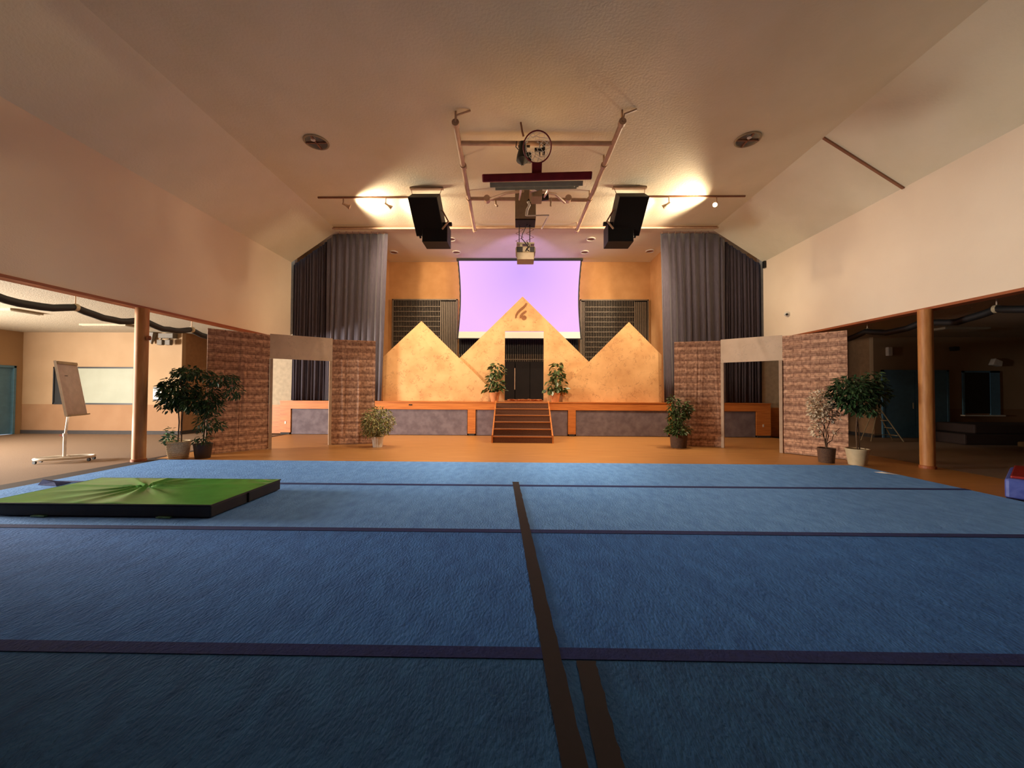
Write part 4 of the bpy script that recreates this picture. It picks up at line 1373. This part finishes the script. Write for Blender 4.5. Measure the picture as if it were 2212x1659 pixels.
hs = thing('hatch_panel', 'pale closed hatch panel in a black frame on the left room back wall', 'hatch', (-14.5, LY - 0.02, 1))
MB().box(-15.35, -12.9, LY - 0.03, LY - 0.012, 1.05, 2.22).build('panel', M_shutter, hs)
MB().box(-15.74, -15.36, LY - 0.02, LY - 0.008, 1.05, 2.22).build('black_gap', M_black, hs)
b = MB()
b.box(-15.78, -12.86, LY - 0.045, LY, 2.22, 2.27).box(-15.78, -12.86, LY - 0.045, LY, 1.0, 1.05)
b.box(-15.78, -15.74, LY - 0.045, LY, 1.0, 2.27).box(-12.9, -12.86, LY - 0.045, LY, 1.0, 2.27)
b.build('frame', M_blackboard, hs)
ps = thing('wall_cabinet', 'small white wall box with black top and bottom right of the pale hatch', 'wall box', (-12.15, LY, 1.3))
MB().box(-12.3, -12.0, LY - 0.06, LY, 1.14, 1.6).build('casing', M_blackboard, ps)
MB().box(-12.29, -12.16, LY - 0.075, LY - 0.06, 1.2, 1.53).build('front_sheet', M_white, ps)
MB().box(-12.145, -12.01, LY - 0.075, LY - 0.06, 1.2, 1.53).build('front_sheet', M_white, ps)
em = thing('emergency_light', 'grey twin-head emergency light at the ceiling corner of the left room', 'emergency light', (-11.75, LY - 0.1, 3.2))
MB().box(-12.05, -11.55, LY - 0.2, LY - 0.02, 3.24, 3.4).build('housing', M_dullgrey, em, bevel=0.01)
for xx in (-11.95, -11.68):
    MB().box(xx - 0.09, xx + 0.09, LY - 0.26, LY - 0.14, 3.0, 3.18).build('lamp_head', M_dullgrey, em, bevel=0.02)
    MB().tube([(xx, LY - 0.2, 3.17), (xx, LY - 0.16, 3.25)], 0.02, 6).build('neck', M_dullgrey, em)
b = MB()
b.add([(-12.5, LY - 0.05, 3.42), (-12.22, LY - 0.05, 3.42), (-12.36, LY - 0.05, 3.05), (-12.5, LY - 0.2, 3.42), (-12.22, LY - 0.2, 3.42), (-12.36, LY - 0.12, 3.05)],
      [(0, 1, 2), (3, 5, 4), (0, 3, 4, 1), (1, 4, 5, 2), (2, 5, 3, 0)])
tag(b.build('wall_speaker', M_dullgrey), 'grey wedge-shaped wall speaker left of the emergency light', 'speaker')
# ceiling panel lights
for xx, yy, wx, wy, lab in ((-12.9, 9.3, 1.4, 0.65, 'flat ceiling light in the left side room nearest the camera'), (-12.3, 11.4, 1.4, 0.6, 'flat ceiling light near the back wall of the left side room'),
                            (13.0, 11.6, 1.3, 0.6, 'unlit flat ceiling light in the dark right side room')):
    t = thing('panel_light', lab, 'ceiling light', (xx, yy, SC))
    MB().box(xx - wx / 2, xx + wx / 2, yy - wy / 2, yy + wy / 2, SC - 0.05, SC - 0.002).build('housing', M_sideceil, t)
    MB().box(xx - wx / 2 + 0.04, xx + wx / 2 - 0.04, yy - wy / 2 + 0.04, yy + wy / 2 - 0.04, SC - 0.06, SC - 0.05).build('diffuser', M_sideceil, t)


def hose(name, x, y0, y1, zb, lab, seed):
    rnd = random.Random(seed)
    t = thing(name, lab, 'cable', (x, (y0 + y1) / 2, zb))
    step = 1.35
    pts = []
    y = y0
    ties = []
    while y < y1:
        for q in range(8):
            s_ = q / 8
            pts.append((x + 0.03 * math.sin(y * 1.7 + s_), y + step * s_, zb + 0.1 - 0.12 * math.sin(PI * s_) * rnd.uniform(0.85, 1.1)))
        ties.append(y)
        y += step
    b = MB()
    n = 10
    b.tube(pts, 0.07, n)
    b.build('bundle', M_black, t, smooth=True)
    for yt in ties:
        MB().tube([(x, yt, zb + 0.06), (x, yt, SC)], 0.012, 6).build('hanger', M_pipe, t)
        MB().lathe((x, yt - 0.03, zb + 0.1), [(0.078, 0), (0.078, 0.06)], 12, axis=(0, 1, 0)).build('tie', M_grey, t)
    MB().tube([(x + 0.12, y0, SC - 0.05), (x + 0.12, y1, SC - 0.05)], 0.012, 6).build('rail', M_grey, t)


hose('cable_bundle', -8.75, 2.0, 10.6, 3.02, 'thick black bundle slung in swags under the left room ceiling', 6)
hose('cable_bundle', 9.05, 2.0, 10.9, 3.02, 'thick black bundle slung in swags under the right room ceiling', 8)
tag(MB().lathe((-7.80, 7.95, 2.55), [(0.03, 0), (0.045, 0.02), (0.045, 0.07), (0.03, 0.09)], 12).build('post_sensor', M_trim, smooth=True), 'small round knob on the side of the left post', 'knob')

# ------------------------------------------------------------------ right side room
d2 = sroot('door_2', (13.55, RY, 0))
for x0, x1 in ((12.5, 13.54), (13.56, 14.62)):
    lf = MB().box(x0, x1, RY - 0.045, RY - 0.005, 0.01, 2.26).build('door_leaf', M_door, d2)
    hx = x1 - 0.1 if x0 < 13 else x0 + 0.1
    MB().tube([(hx, RY - 0.08, 1.0), (hx, RY - 0.08, 1.2)], 0.012, 8).build('door_handle', M_grey, lf)
MB().box(12.44, 12.5, RY - 0.06, RY, 0, 2.32).box(14.62, 14.68, RY - 0.06, RY, 0, 2.32).box(12.44, 14.68, RY - 0.06, RY, 2.26, 2.32).build('door_frame', M_door, d2)
w2_ = sroot('window_2', (15.75, RY, 0.8))
MB().box(15.2, 16.1, RY - 0.02, RY - 0.008, 0.85, 2.25).build('pane', M_black, w2_)
MB().box(15.16, 15.22, RY - 0.04, RY, 0.8, 2.3).box(16.08, 16.4, RY - 0.04, RY, 0.8, 2.3).box(15.16, 16.4, RY - 0.04, RY, 2.24, 2.3).build('window_frame', M_door, w2_)
MB().box(15.1, 16.45, RY - 0.14, RY, 0.76, 0.8).build('window_sill', M_white, w2_)
ld = thing('step_ladder', 'thin aluminium stepladder standing before the blue double door', 'ladder', (11.6, 12.4, 0))
for yy in (12.15, 12.5):
    MB().tube([(11.95, yy, 0.02), (11.3, yy * 0.3 + 12.33 * 0.7, 1.12)], 0.016, 6).build('front_rail', M_grey, ld)
    MB().tube([(10.95, yy, 0.02), (11.3, yy * 0.3 + 12.33 * 0.7, 1.1)], 0.014, 6).build('rear_rail', M_grey, ld)
for k in range(4):
    t_ = 0.18 + 0.21 * k
    xx, zz = 11.95 - 0.65 * t_, 1.1 * t_
    hw = 0.175 * (1 - 0.7 * t_)
    MB().box(xx - 0.05, xx + 0.05, 12.33 - hw, 12.33 + hw, zz - 0.01, zz + 0.01).build('step', M_grey, ld)
MB().tube([(11.0, 12.3, 0.2), (11.82, 12.3, 0.22)], 0.01, 6).build('spreader', M_grey, ld)
MB().box(11.22, 11.38, 12.24, 12.42, 1.09, 1.13).build('top_cap', M_grey, ld)
b = MB()
cx, cy, cz = XR, 12.0, 3.95
sc = thing('security_camera', 'white dome security camera with black eye on the right upper wall', 'camera', (cx, cy, cz))
MB().lathe((cx, cy, cz), [(0.085, 0), (0.085, 0.03), (0.075, 0.04)], 24, axis=(-1, 0, 0)).build('base', M_white, sc, smooth=True)
MB().lathe((cx - 0.04, cy, cz), [(0.072, 0), (0.068, 0.03), (0.05, 0.06), (0.02, 0.075)], 24, axis=(-1, 0, 0)).build('dome', M_white, sc, smooth=True)
MB().lathe((cx - 0.085, cy - 0.055, cz - 0.015), [(0.034, 0.0), (0.03, 0.02), (0.012, 0.03)], 20, axis=(-0.8, -0.6, -0.1)).build('lens', M_black, sc, smooth=True)
tag(MB().box(8.27, 8.34, 13.02, 13.12, 5.74, 5.97).build('rail_end', M_black), 'black curtain track end at the top right corner of the stage opening', 'bracket')
# things stored in the dark right room
for k, (x0, x1, y0, y1, z0, z1, m_, lab) in enumerate((
        (13.2, 17.0, 11.6, 12.9, 0.003, 0.32, M_browndim, 'dark brown folded mat lowest in the pile of the right room'),
        (13.6, 16.6, 11.7, 12.8, 0.325, 0.6, M_browndim, 'dark brown folded mat on top of the pile in the right room'),
        (14.3, 15.6, 10.6, 11.3, 0.003, 0.16, M_dimyellow, 'dim ochre mat lying before the pile of brown mats'))):
    tag(MB().box(x0, x1, y0, y1, z0, z1).build('stored_mat', m_, bevel=0.04), lab, 'mat', 'mats stored in the right room')
tag(MB().prism([(16.05, 2.5), (16.35, 2.45), (16.38, 2.62), (16.15, 2.72)], RY - 0.15, RY - 0.005).build('wall_light', M_white, bevel=0.01), 'small white tilted box high on the right room back wall', 'wall light')
tag(MB().box(14.75, 14.95, RY - 0.16, RY - 0.005, 2.98, 3.12).build('exit_box', M_base, bevel=0.02), 'small dark box near the ceiling over the blue door', 'wall box')
tag(MB().box(12.6, 12.75, RY - 0.12, RY - 0.005, 2.8, 3.1).build('wall_speaker', M_white, bevel=0.02), 'small pale wall box left above the blue double door', 'wall box')
